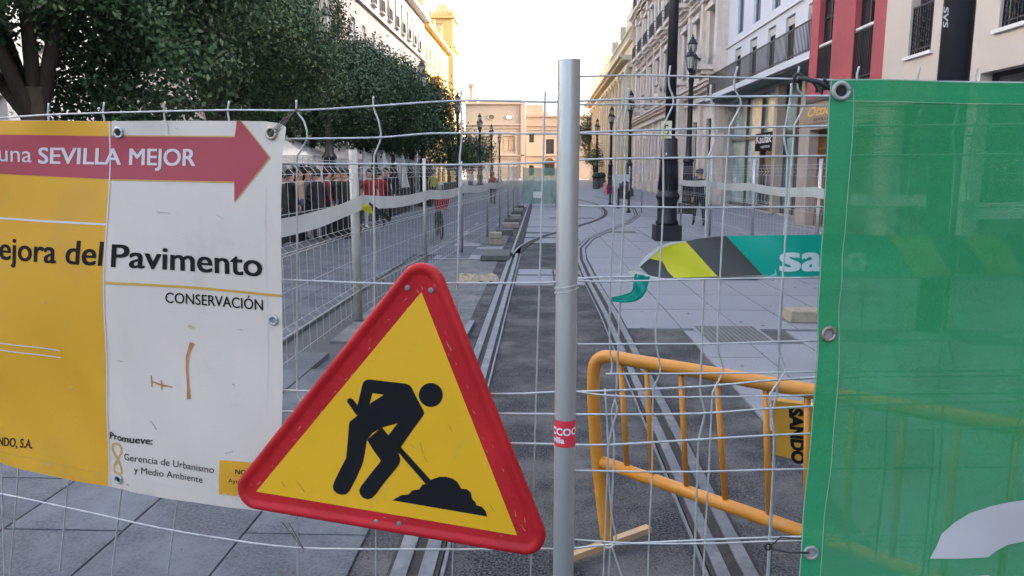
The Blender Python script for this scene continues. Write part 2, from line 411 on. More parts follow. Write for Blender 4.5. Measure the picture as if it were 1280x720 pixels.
def win_meshes(w_, h_, style, fm, pm):
    k = (round(w_, 2), round(h_, 2), style, fm.name, pm.name)
    if k not in WM:
        f = MB(); t = .07; W = w_/2
        f.box(-W, -W+t, -.05, .03, 0, h_); f.box(W-t, W, -.05, .03, 0, h_); f.box(-W+t, W-t, -.05, .03, 0, t); f.box(-W+t, W-t, -.05, .03, h_-t, h_)
        if 'm' in style: f.box(-.035, .035, -.04, .035, t, h_-t)
        if 'h' in style: f.box(-W+t, W-t, -.04, .025, h_*.68, h_*.68+.06)
        if 'g' in style:
            for i in range(1, 5): f.box(-W+t, W-t, -.04, .028, h_*i/5, h_*i/5+.045)
        p = MB()
        if 's' in style:     # roller shutter slats over part of the opening
            n = max(4, int(h_*.6/.09))
            p.quad([(-W+t, -.02, t), (W-t, -.02, t), (W-t, -.02, h_-t), (-W+t, -.02, h_-t)], 1)
            for i in range(n): z = h_-t-(i+1)*.09; p.box(-W+t, W-t, -.015, .012, z+.008, z+.086)
        else:
            p.quad([(-W+t, -.01, t), (W-t, -.01, t), (W-t, -.01, h_-t), (-W+t, -.01, h_-t)], 0)
        WM[k] = (f.mesh('window', fm), p.mesh('pane', [pm, M_glassd]))
    return WM[k]
def window(wall, h, style='m', fm=None, pm=None, depth=.16, name='window', pname='pane'):
    fm = fm or M_white; pm = pm or M_glassd
    f, p = win_meshes(h[1]-h[0], h[3]-h[2], style, fm, pm)
    o = wall.put(name, f, (h[0]+h[1])/2, h[2], -depth); link('shutter' if 's' in style else pname, p, o); return o
RL = {}
def railing(wall, s0, s1, z, d, h=1.0, step=.13, name='balcony_railing', m=None, ends=None, r=.011):
    q = MB(); m = m or M_black; n = max(2, int((s1-s0)/step))
    B = lambda a, b, c, e, f, g2: wall.box(q, a, b, c, e, f, g2)
    B(s0, s1, z+h-.04, z+h, d-.025, d+.025); B(s0, s1, z+.08, z+.11, d-.015, d+.015)
    for i in range(n+1): a = s0+(s1-s0)*i/n; B(a-r, a+r, z, z+h-.04, d-r, d+r)
    if ends:
        for a in (s0, s1): B(a-.02, a+.02, z+h-.04, z+h, ends, d); 
        k = int((d-ends)/step)
        for a in (s0, s1):
            for i in range(k): B(a-r, a+r, z, z+h-.04, ends+i*step, ends+i*step+2*r)
    o = q.build(name, m, wall.b); return o
def part(wall, name, boxes, m, smooth=False):
    q = MB()
    for b in boxes: wall.box(q, *b)
    return q.build(name, m, wall.b)
def balusters(wall, s0, s1, z, d, m, h=.8, step=.28):
    q = MB(); wall.box(q, s0, s1, z+h-.14, z+h, d-.14, d+.14); wall.box(q, s0, s1, z, z+.12, d-.12, d+.12)
    n = int((s1-s0)/step)
    for i in range(n+1):
        a = s0+(s1-s0)*i/n
        for (z0, z1, r) in ((.12, .3, .05), (.3, .48, .08), (.48, h-.14, .045)): wall.box(q, a-r, a+r, z+z0, z+z1, d-r, d+r)
    return q.build('balustrade', m, wall.b)

# --- right 1: cream building (continues behind the viewer; it keeps the street in shade)
M_cream = mat('cream_render', (.52, .46, .40), .85, var=.05, scale=1.2, bump=.12, bscale=25, col2=(.47, .42, .38), scale2=.6)
M_ironw = mat('window_iron', (.02, .02, .022), .5, var=.3, scale=12)
b = thing('cream_building', 'cream rendered building with ornate black window grilles above the green banner', 'building', (8.6, 14, 0))
wl = Wall(b, 'R', 8.0)
HC = []
for a0 in (16.23, 12.95, 9.7, 6.4, 3, -1, -6, -12): HC.append((a0, a0+.98, 4.12, 7.0)); HC.append((a0, a0+.98, 8.3, 10.9))
SH = [(10.0, 14.35, 0.02, 3.42), (4.0, 9.0, .02, 3.35), (-4, 1, .02, 3.35), (15.4, 17.6, .02, 3.1)]
wl.grid(-22, 18.4, 0, 12.4, HC+SH, M_cream, depth=.3)
for h in HC:
    window(wl, h, 'mh', mat('brown_frame', (.09, .05, .03), .6, scale=8), depth=.22)
    if 6 < h[0] and h[2] < 8:
        o = railing(wl, h[0]+.02, h[1]-.02, h[2]+.02, -.06, h=1.0, step=.1, name='window_grille')
        q = MB()
        for i in range(5):       # scrolls in the grille
            for j in range(4):
                cx = h[0]+.12+(h[1]-h[0]-.24)*i/4; cz = h[2]+.2+j*.2
                if cz > h[2]+.95: continue
                q.tube([wl.P(cx+.06*math.cos(t*.7), cz+.07*math.sin(t*.7), -.05) for t in range(9)], .009, 4)
        q.build('grille_scroll', M_black, b)
        part(wl, 'sill', [(h[0]-.1, h[1]+.1, h[2]-.07, h[2]-.002, -.1, .07)], M_white)
for h in SH: window(wl, h, 'mh', M_ironw, depth=.25, name='shop_front')
part(wl, 'cornice', [(-22, 18.35, 12.1, 12.7, -.3, .7), (-22, 18.35, 11.8, 12.095, -.3, .35)], M_cream)

# --- right 2: red building
M_red = mat('red_render', (.37, .075, .085), .8, var=.08, scale=1.0, bump=.12, bscale=25, col2=(.31, .065, .075), scale2=.7)
M_tan = mat('tan_stone', (.34, .29, .25), .7, var=.1, scale=2, bump=.1)
b = thing('red_building', 'dark red rendered building with tall recessed windows and black railings', 'building', (8.6, 19.8, 0))
wl = Wall(b, 'R', 8.0)
HR = []
for a0, a1 in ((19.06, 20.2), (21.68, 22.75)):
    HR += [(a0, a1, 3.9, 6.9), (a0, a1, 7.3, 10.6), (a0, a1, 11.2, 14)]
GR = [(21.2, 23.0, .02, 2.85), (18.6, 20.4, .02, 2.85)]
wl.grid(18.41, 23.4, 3.62, 20.9, HR, M_red, depth=.24)
wl.grid(18.41, 23.9, 0, 3.0, GR, M_tan, depth=.4, name='ground_floor_wall')
part(wl, 'sign_band', [(18.41, 23.9, 3.0, 3.62, -.9, .03)], M_tan)
part(wl, 'string_course', [(18.41, 23.4, 3.622, 3.72, -.2, .09)], mat('dark_band', (.05, .05, .055), .6, scale=5))
for h in HR:
    window(wl, h, 'mh', M_ironw, depth=.18); railing(wl, h[0], h[1], h[2]+.02, -.04, 1.25, .09)
    part(wl, 'hand_rail', [(h[0]-.02, h[1]+.02, h[2]+1.29, h[2]+1.35, -.12, -.04)], M_white)
for h in GR: window(wl, h, 'g', mat('brown_door', (.22, .10, .04), .5, scale=6), mat('door_wood', (.12, .055, .03), .5, var=.3, scale=5), depth=.3, name='door', pname='door_panel')
M_gold = mat('gold_letters', (.55, .38, .12), .4, metal=.4, scale=9)
def wall_text(wl, body, a0, a1, z, h, m, d=.05, bold=.01, slant=0.0, parent=None):
    v, f = text_geo(body, bold); x0 = min(p[0] for p in v); x1 = max(p[0] for p in v)
    q = MB(); 
    for fc in f: q.quad([wl.P(a0+(a1-a0)*((v[i][0]+slant*v[i][1])-x0)/(x1-x0), z+v[i][1]*h/.729, d) for i in fc])
    return q.build('lettering', m, parent or wl.b)
part(wl, 'shop_sign', [(20.6, 23.85, 3.02, 3.6, .031, .05)], mat('sign_brown', (.24, .18, .14), .5, scale=5))
wall_text(wl, 'Ottica', 23.2, 21.0, 3.24, .27, M_gold, .055, .03, .35)
wall_text(wl, 'SEVILLA', 22.6, 21.3, 3.07, .1, mat('dark_letters', (.04, .02, .015), .6, scale=9), .055)

# --- right 3: white modern building with long balcony over a glass shop front
M_wh = mat('white_render', (.56, .58, .62), .8, var=.04, scale=1.2, bump=.08, bscale=25)
M_bronze = mat('bronze_mullion', (.13, .115, .10), .45, metal=.3, scale=8)
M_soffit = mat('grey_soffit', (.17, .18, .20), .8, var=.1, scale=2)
M_shopg = mat('shop_glass_reflections', (.27, .40, .40), .25, var=.35, scale=.9, spec=.4, col2=(.48, .47, .36), mix2=(.52, .66), scale2=.55)  # pale teal and yellow mottling paints in reflections of the street
M_shopg2 = mat('shop_glass_dark', (.06, .08, .085), .1, var=.3, scale=.9, spec=.9)
b = thing('white_building', 'white rendered building with long railed balcony above a glass shop front', 'building', (9, 29, 0))
wl = Wall(b, 'R', 8.9)
HW = []; HU = []
for a in (25.4, 27.7, 29.9, 32.4, 34.9): HW.append((a, a+1.0, 5.35, 7.15))
for a in (24.3, 26.9, 29.5, 32.1, 34.7): HU += [(a, a+1.0, 7.75, 10.2), (a, a+1.0, 11.4, 13.8), (a, a+1.0, 15, 17.4)]
wl.grid(23.41, 37.4, 5.2, 24.5, HW+HU, M_wh, depth=.2)
for h in HW:
    window(wl, h, 'mh', M_ironw, depth=.14); part(wl, 'blind_box', [(h[0]+.05, h[1]-.05, h[3]-.32, h[3]-.06, -.11, -.06)], mat('shutter_slat', (.45, .43, .38), .7, scale=8))
for h in HU: window(wl, h, 'mh', mat('blue_grey_frame', (.16, .2, .26), .6, scale=8), depth=.12); 
part(wl, 'string_course', [(23.42, 37.39, 7.4, 7.48, -.1, .08)], M_white)
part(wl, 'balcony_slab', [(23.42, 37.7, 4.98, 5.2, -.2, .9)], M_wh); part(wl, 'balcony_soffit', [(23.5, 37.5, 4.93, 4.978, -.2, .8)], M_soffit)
railing(wl, 23.45, 37.6, 5.2, .84, .95, .13, ends=.1, r=.010)
wl.grid(23.91, 37.4, 0, 4.92, [(24.2, 36.8, .05, 4.8)], mat('shop_fascia', (.33, .315, .29), .6, var=.15, scale=2), depth=.5, name='shop_fascia')
ms = (24.2, 26.35, 27.6, 29.3, 31.9, 34.2, 36.8)
for i in range(len(ms)-1):
    a, c2 = ms[i], ms[i+1]
    mm = M_shopg2 if i in (3,) else M_shopg
    fr = part(wl, 'shop_window', [(a, a+.12, .06, 4.79, -.42, -.22), (a+.12, c2, 3.0, 3.12, -.42, -.25), (a+.12, c2, .06, .22, -.42, -.25)], M_bronze)
    for z0, z1 in ((.22, 3.0), (3.12, 4.79)):
        q = MB(); wl.box(q, a+.12, c2, z0, z1, -.36, -.34); q.build('pane', (mm if z0 < 1 else M_shopg), fr)
part(wl, 'entrance_column', [(28.85, 29.25, .02, 4.79, -.2, .1)], M_tan); part(wl, 'entrance_column', [(26.0, 26.3, .02, 4.79, -.2, .1)], M_tan)
s2 = part(wl, 'shop_sign', [(29.45, 31.85, 2.45, 3.15, -.2, .02)], mat('sign_black', (.012, .012, .013), .9, scale=5, spec=.1))
wall_text(wl, 'Kaulak', 31.7, 29.6, 2.76, .32, M_white, .028, .02); wall_text(wl, 'optica', 31.0, 29.8, 2.56, .12, M_white, .028)

# --- right 4: ornate stone building
M_st = mat('weathered_stone', (.58, .525, .465), .85, var=.14, scale=1.6, bump=.5, bscale=12, col2=(.47, .43, .385), mix2=(.5, .75), scale2=.9)
b = thing('ornate_building', 'tall weathered stone building with balustraded balconies, pilasters and bracketed cornices', 'building', (8.6, 48, 0))
wl = Wall(b, 'R', 8.6)
HO = []; GO = []; bal = []
bays = [38.2+3.45*i for i in range(9)]
for i, a in enumerate(bays):
    GO.append((a, a+1.9, 1.0 if i % 3 else .3, 4.3))
    for z0, z1 in ((6.9, 9.6), (11.2, 13.8), (15.4, 17.8), (19.4, 21.4)): HO.append((a+.25, a+1.55, z0, z1)); bal.append((i, a, z0))
wl.grid(37.41, 71.4, 0, 25.5, HO+GO, M_st, depth=.3)
for h in HO: window(wl, h, 'mh', M_ironw if h[2] > 10 else M_white, depth=.2)
for h in GO: window(wl, h, 'mg', M_ironw, depth=.2, name='shop_window')
for i in range(10):
    a = 37.85+3.45*i
    o = part(wl, 'pilaster', [(a-.35, a+.35, .9, 5.2, .0, .16), (a-.42, a+.42, 0, .9, 0, .24), (a-.28, a+.28, 6.4, 14.2, 0, .2), (a-.4, a+.4, 14.2, 14.8, 0, .34), (a-.25, a+.25, 15.6, 22.5, 0, .16), (a-.4, a+.4, 22.5, 23.1, 0, .35)], M_st)
for z, h_, d in ((5.2, .22, .3), (5.43, .35, .16), (5.8, .16, .55), (5.97, .12, .66), (14.85, .2, .45), (15.06, .14, .7), (10.3, .16, .25), (23.2, .5, .4), (23.75, .35, .9), (24.15, .2, 1.1), (18.4, .15, .3)):
    part(wl, 'cornice', [(37.415, 71.3, z, z+h_, -.3, d)], M_st)
q = MB()
for i in range(84): a = 37.6+i*.4; wl.box(q, a, a+.2, 5.62, 5.8, .16, .42); wl.box(q, a, a+.2, 23.45, 23.74, .4, .8)
o = q.build('dentil', M_st, b); o['kind'] = 'stuff'
for (i, a, z) in bal:
    if z > 19: continue
    if i % 2 == 0 or z > 11:
        dd = 1.05 if i == 0 and z < 7 else .75
        part(wl, 'balcony_slab', [(a-.3, a+2.1, z-.35, z-.12, -.02, dd), (a-.15, a+1.95, z-.55, z-.352, -.02, dd*.75), (a+.0, a+1.8, z-.75, z-.552, -.02, dd*.45)], M_st)
        if z < 7: balusters(wl, a-.25, a+2.05, z-.12, dd-.14, M_st); part(wl, 'balcony_pier', [(a-.3, a-.02, z-.118, z+.75, dd-.3, dd)], M_st); part(wl, 'balcony_pier', [(a+1.8, a+2.1, z-.118, z+.75, dd-.3, dd)], M_st)
        else: railing(wl, a-.25, a+2.05, z-.12, dd-.06, 1.0, .13, ends=.05)
    part(wl, 'window_head', [(a+.05, a+1.75, z+2.75, z+2.95, -.02, .3), (a+.3, a+1.5, z+2.952, z+3.12, -.02, .22), (a+.1, a+.25, z, z+2.748, -.02, .1), (a+1.55, a+1.7, z, z+2.748, -.02, .1)], M_st)
# carved arch porch in the middle of the front
q = MB()
for sg in (0, 1):
    a = 44.9+sg*3.3
    wl.box(q, a, a+.55, .0, 6.0, .0, .6); wl.box(q, a-.1, a+.65, 6.0, 6.4, 0, .75)
for t in range(13):
    an = math.pi*t/12; cx = 46.8+1.75*math.cos(an); cz = 4.1+1.75*math.sin(an)
    wl.box(q, cx-.25, cx+.25, cz-.25, cz+.25, .02, .5)
q.build('porch', M_st, b)

q = MB(); q.box(10.9, 20, 71.45, 82, 0, 25.4); q.box(11.9, 20, 82.01, 93, 0, 25.4); q.build('unseen_shade_block', M_st, b)  # unseen blocks, added to throw shade on the white facade opposite
# --- right 5: classical building, stone colour warmed to carry bounced sunlight
M_cl = mat('bounce_warmed_stone', (.56, .49, .35), .85, var=.1, scale=1.2, bump=.35, bscale=14, col2=(.48, .41, .29), mix2=(.5, .75), scale2=.8)
b = thing('classical_building', 'lower stone building, yellow warmth of bounced light in its colour, with long cornices and pilasters beyond the ornate one', 'building', (8.6, 90, 0))
wl = Wall(b, 'R', 8.4)
HK = []
for i in range(14): a = 74+3.5*i; HK.append((a, a+1.2, 1.4, 4.2)); HK.append((a, a+1.2, 5.6, 8.6))
wl.grid(71.41, 127, 0, 13.7, HK, M_cl, depth=.4)
for h in HK: window(wl, h, 'mg', M_ironw, depth=.3)
for i in range(15):
    a = 72.8+3.5*i; part(wl, 'pilaster', [(a-.4, a+.4, 1.2, 10.6, 0, .45), (a-.5, a+.5, 0, 1.2, 0, .6), (a-.5, a+.5, 10.6, 11.1, 0, .6)], M_cl)
for z, h_, d in ((11.1, .35, .5), (11.45, .3, .3), (11.75, .25, 1.0), (12.0, .2, 1.3), (13.5, .3, .35), (4.9, .25, .2)):
    part(wl, 'cornice', [(71.5, 126.9, z, z+h_-.003, -.3, d)], M_cl)
balusters(wl, 71.6, 126.8, 13.8, .1, M_cl, h=1.0, step=.45)
part(wl, 'attic_block', [(71.5, 77, 13.8, 16.4, -3, .1), (73, 76, 16.4, 17.6, -2.5, -.2)], M_cl)
for i in range(5): part(wl, 'roof_finial', [(79+i*9, 79.8+i*9, 14.8, 16.0, -.3, .4)], M_cl)

# --- left near blocks seen through the trees, and the white building
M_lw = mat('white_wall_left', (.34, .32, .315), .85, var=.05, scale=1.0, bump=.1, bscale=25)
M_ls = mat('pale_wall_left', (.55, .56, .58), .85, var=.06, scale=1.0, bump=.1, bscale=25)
M_pk = mat('pink_wall', (.55, .42, .39), .85, var=.05, scale=1.0)
M_shut = mat('grey_shutter', (.11, .115, .12), .6, var=.15, scale=4)
def left_block(name, label, s0, s1, H, m, step, X=-14.0, floors=None, shop=True, zc=()):
    b = thing(name, label, 'building', (X-.6, (s0+s1)/2, 0)); wl = Wall(b, 'L', X); hs = []
    n = int((s1-s0)/step)
    for i in range(n):
        a = s0+.8+i*step
        for (z0, z1, sty) in floors: hs.append((a, a+1.15, z0, z1, sty))
    gs = [(s0+.6+i*step*1.25, s0+.6+i*step*1.25+step*.95, .02, 3.6) for i in range(int((s1-s0-1)/(step*1.25)))] if shop else []
    wl.grid(s0, s1, 0, H, [h[:4] for h in hs]+gs, m, depth=.35)
    for h in hs:
        window(wl, h, 'm' if h[4] != 's' else 's', M_white if h[4] == 'w' else M_ironw, M_shut if h[4] == 's' else mat('pale_glass', (.30, .36, .38), .15, var=.3, scale=2) if h[4] == 'w' else M_glassd, depth=.2)
        if h[4] == 'b': railing(wl, h[0]-.15, h[1]+.15, h[2], .25, 1.0, .14); part(wl, 'balcony_slab', [(h[0]-.2, h[1]+.2, h[2]-.14, h[2]-.002, -.02, .32)], m)
    for h in gs: window(wl, h, 's', M_ironw, M_shut, depth=.3, name='shop_shutter')
    for z, hh, d in zc: part(wl, 'cornice', [(s0+.01, s1-.01, z, z+hh, -.2, d)], m)
    return b, wl
left_block('pale_building', 'pale blue grey building glimpsed through the gap in the nearest tree', 2, 24, 19.5, M_ls, 3.6, floors=((5.2, 7.8, 'b'), (9, 11.4, 'b'), (12.8, 15.2, 'd')), zc=((4.2, .3, .3), (19, .5, .7)))
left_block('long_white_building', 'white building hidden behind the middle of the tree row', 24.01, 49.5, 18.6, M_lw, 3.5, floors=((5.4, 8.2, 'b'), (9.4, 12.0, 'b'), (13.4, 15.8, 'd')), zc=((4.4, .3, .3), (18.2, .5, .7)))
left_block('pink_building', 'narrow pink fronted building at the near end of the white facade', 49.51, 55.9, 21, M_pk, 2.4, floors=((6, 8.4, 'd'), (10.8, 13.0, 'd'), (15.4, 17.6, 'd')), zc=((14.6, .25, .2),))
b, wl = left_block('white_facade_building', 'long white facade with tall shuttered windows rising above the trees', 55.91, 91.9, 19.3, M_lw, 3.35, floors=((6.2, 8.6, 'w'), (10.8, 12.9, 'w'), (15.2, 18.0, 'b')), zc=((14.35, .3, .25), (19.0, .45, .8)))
part(wl, 'attic_storey', [(62, 91.8, 19.3, 22.0, -8, -1.6)], M_lw)
part(wl, 'chimney', [(87, 89, 22, 24.6, -4, -2.5)], M_lw)
# --- sunlit yellow building with tower
M_ye = mat('yellow_render', (.36, .255, .105), .85, var=.07, scale=.8, bump=.15, bscale=20)
M_tile = mat('roof_tile', (.36, .15, .09), .85, var=.2, scale=5, bump=.5)
M_orr = mat('ochre_panel', (.34, .17, .05), .85, var=.1, scale=2)
b, wl = left_block('yellow_building', 'sunlit yellow building between the white facade and the corner tower', 91.91, 115, 19.0, M_ye, 3.6, floors=((6, 8.6, 'b'), (10, 12.6, 'b'), (14.2, 16.6, 'd')), zc=((18.6, .5, .7), (13.2, .3, .3)))
part(wl, 'bay_window', [(96, 99, 7, 13, -.1, 1.2), (95.8, 99.2, 13.002, 13.3, -.1, 1.4)], M_orr)
for pb_ in ((93.5, 94.5, 19.1, 22.0, -1.4, -.3), (96.5, 97.3, 19.1, 21.2, -1.4, -.3), (103, 104, 19.1, 21.5, -1.4, -.3), (110, 111, 19.1, 22, -1.4, -.3)): part(wl, 'roof_pinnacle', [pb_], M_ye)
b = thing('corner_tower', 'sunlit yellow square tower with red tiled top and battlements', 'tower', (-15.8, 121, 0))
q = MB(); q.box(-17.4, -14.0, 117.5, 123, 0, 24.39); q.build('wall', M_ye, b)
for bx_ in ((-17.65, -13.75, 117.25, 123.2, 20.2, 20.55), (-17.6, -13.8, 117.3, 123.1, 13.9, 14.2), (-17.7, -13.7, 117.2, 123.3, 24.41, 24.8)): MB().box(*bx_).build('cornice', M_ye, b)
for i in range(6):
    x = -17.6+i*.66; MB().box(x, x+.38, 117.2, 117.6, 24.8, 25.5).build('battlement', M_ye, b); MB().box(x, x+.3, 117.1, 117.45, 19.7, 20.19).build('corbel', M_ye, b)
for i in range(8):
    y = 117.7+i*.7; MB().box(-14.0, -13.7, y, y+.4, 24.8, 25.5).build('battlement', M_ye, b); MB().box(-14.0, -13.62, y, y+.32, 19.7, 20.19).build('corbel', M_ye, b)
q = MB(); q.hexa([(-17.3, 117.8, 24.8), (-14.1, 117.8, 24.8), (-14.1, 122.8, 24.8), (-17.3, 122.8, 24.8), (-16.2, 119.6, 27.0), (-15.2, 119.6, 27.0), (-15.2, 121, 27.0), (-16.2, 121, 27.0)]); q.build('roof', M_tile, b)
wt = Wall(b, 'E', 117.5); wr = Wall(b, 'L', -14.0)
for wv, s_ in ((wt, -16.0), (wr, 119.6)):
    for z in (16.6, 22.0, 10.2):
        f, p = win_meshes(.75, 1.6, 'm', M_st, M_glassd); o = wv.put('window', f, s_, z, .03); link('pane', p, o)
        part(wv, 'window_head', [(s_-.55, s_+.55, z+1.65, z+1.85, .0, .18)], M_ye)
q = MB(); q.tube([(-17.0, 118.6, 25), (-17.0, 118.6, 35)], [.1, .03], 6); q.build('antenna', M_black, b)
q = MB(); q.tube([(-15.0, 121, 27), (-15.0, 121, 29.5)], [.06, .03], 6); q.build('weather_vane', M_black, b)
for ch in b.children: pass
b.location.x += .5
left_block('rose_building', 'rose coloured building with small balconies beyond the yellow tower', 124, 150, 15, mat('rose_render', (.55, .36, .30), .85, scale=1), 4, X=-15.0, floors=((5, 7.6, 'b'), (9, 11.4, 'b')), zc=((14.6, .5, .5),))
q = MB(); q.box(-17, -14.6, 124.2, 127, 15.51, 18); q.hexa([(-17, 124.2, 18), (-14.6, 124.2, 18), (-14.6, 127, 18), (-17, 127, 18), (-15.9, 125.5, 19.5), (-15.7, 125.5, 19.5), (-15.7, 125.8, 19.5), (-15.9, 125.8, 19.5)]); tag(q.build('roof_turret', mat('rose_render', (.55, .36, .30))), 'small pointed rose turret rising behind the yellow tower', 'turret')

# --- end of the street
M_en = mat('sandstone', (.27, .23, .18), .85, var=.07, scale=.5, bump=.2, bscale=10)
M_ep = mat('pink_sandstone', (.28, .215, .168), .85, var=.06, scale=.5)
b = thing('town_hall', 'pale stone building closing the street with arched window and round oval openings', 'building', (-8, 165, 0))
we = Wall(b, 'E', 160.0); k = 160/931
X_ = lambda px: (px-676)*k; Z_ = lambda py: 1.68+(212-py)*k
hol = [(X_(629), X_(643), Z_(189), Z_(171)), (X_(604), X_(614), Z_(189), Z_(171)), (X_(582), X_(590), Z_(189), Z_(171))]
we.grid(X_(560), X_(655), 0, Z_(132), hol, M_en, depth=.5)
for h in hol: window(we, h, 'mh', mat('brown_frame', (.09, .05, .03)), mat('warm_glass', (.35, .28, .18), .3, scale=1), depth=.35)
def ring(wall, s_, z, rx, rz_, d, t, m, n=20, name='oval_frame', a0=0, a1=2*math.pi):
    q = MB(); q.tube([wall.P(s_+rx*math.cos(a0+(a1-a0)*i/n), z+rz_*math.sin(a0+(a1-a0)*i/n), d) for i in range(n+1)], t, 5); return q.build(name, m, wall.b)
for px_, mm in ((615, M_glassd), (637, M_white)):
    q = MB(); q.quad([we.P(X_(px_)+.62*math.cos(i*math.pi/8), Z_(148)+.42*math.sin(i*math.pi/8), .03) for i in range(16)]); o = q.build('oval_window', mm, b)
    ring(we, X_(px_), Z_(148), .75, .52, .05, .12, M_en)
for h in hol:
    c_ = (h[0]+h[1])/2; ring(we, c_, h[3], (h[1]-h[0])/2+.15, .9, .06, .13, M_en, a0=0, a1=math.pi, name='window_arch')
    part(we, 'pilaster', [(h[0]-.6, h[0]-.2, h[2]-.5, h[3], .0, .2), (h[1]+.2, h[1]+.6, h[2]-.5, h[3], .0, .2), (h[0]-.7, h[1]+.7, h[2]-.8, h[2]-.5, 0, .3)], M_en)
for py_, d in ((132, .5), (157, .35), (161, .2), (194, .4), (197, .25)):
    part(we, 'cornice', [(X_(560), X_(655), Z_(py_)-.15, Z_(py_)+.12, -.2, d)], M_en)
part(we, 'pilaster', [(X_(651), X_(656.5), 0, Z_(131), .0, .4)], M_ep)
part(we, 'roof_parapet', [(X_(600), X_(652), Z_(132)+.13, Z_(127), -6, -.6), (X_(575), X_(598), Z_(132)+.13, Z_(129.5), -6, -.6)], M_en)
q = MB(); q.box(X_(586.5), X_(590.5), 163, 163.8, Z_(132), Z_(110)); q.box(X_(585), X_(592), 162.8, 164, Z_(110), Z_(106)); q.box(X_(583), X_(596), 162.5, 165, Z_(132), Z_(125)); q.build('chimney', M_ep, b)
b = thing('salmon_building', 'salmon pink sunlit building with arched doorway right of the town hall', 'building', (0, 168, 0))
we = Wall(b, 'E', 163.0)
hol = [(X_(661), X_(667), Z_(178), Z_(168)), (X_(682), X_(692), Z_(192), Z_(174)), (X_(661), X_(667), Z_(219), Z_(206)), (X_(680), X_(693), Z_(219), Z_(204)), (X_(705), X_(712), Z_(192), Z_(174)), (X_(716), X_(722), Z_(192), Z_(174))]
we.grid(X_(657), X_(741), 0, Z_(146), hol, M_ep, depth=.4)
for h in hol: window(we, h, 'm', mat('brown_frame', (.09, .05, .03)), depth=.3)
ring(we, X_(686.5), Z_(204), 1.2, 1.3, .05, .16, M_ep, a0=0, a1=math.pi, name='door_arch')
q = MB(); q.quad([we.P(X_(686.5)+1.05*math.cos(i*math.pi/10), Z_(204)+1.15*math.sin(i*math.pi/10), .02) for i in range(11)]); q.build('door_lunette', mat('brown_frame', (.09, .05, .03)), b)
for py_, d in ((146, .4), (157, .3), (162, .2), (194, .3)): part(we, 'cornice', [(X_(657), X_(741), Z_(py_)-.14, Z_(py_)+.1, -.2, d)], M_ep)
part(we, 'upper_storey', [(X_(657), X_(678), Z_(145), Z_(132), -6, -.02), (X_(678), X_(684), Z_(145), Z_(140), -6, -.5)], M_ep)
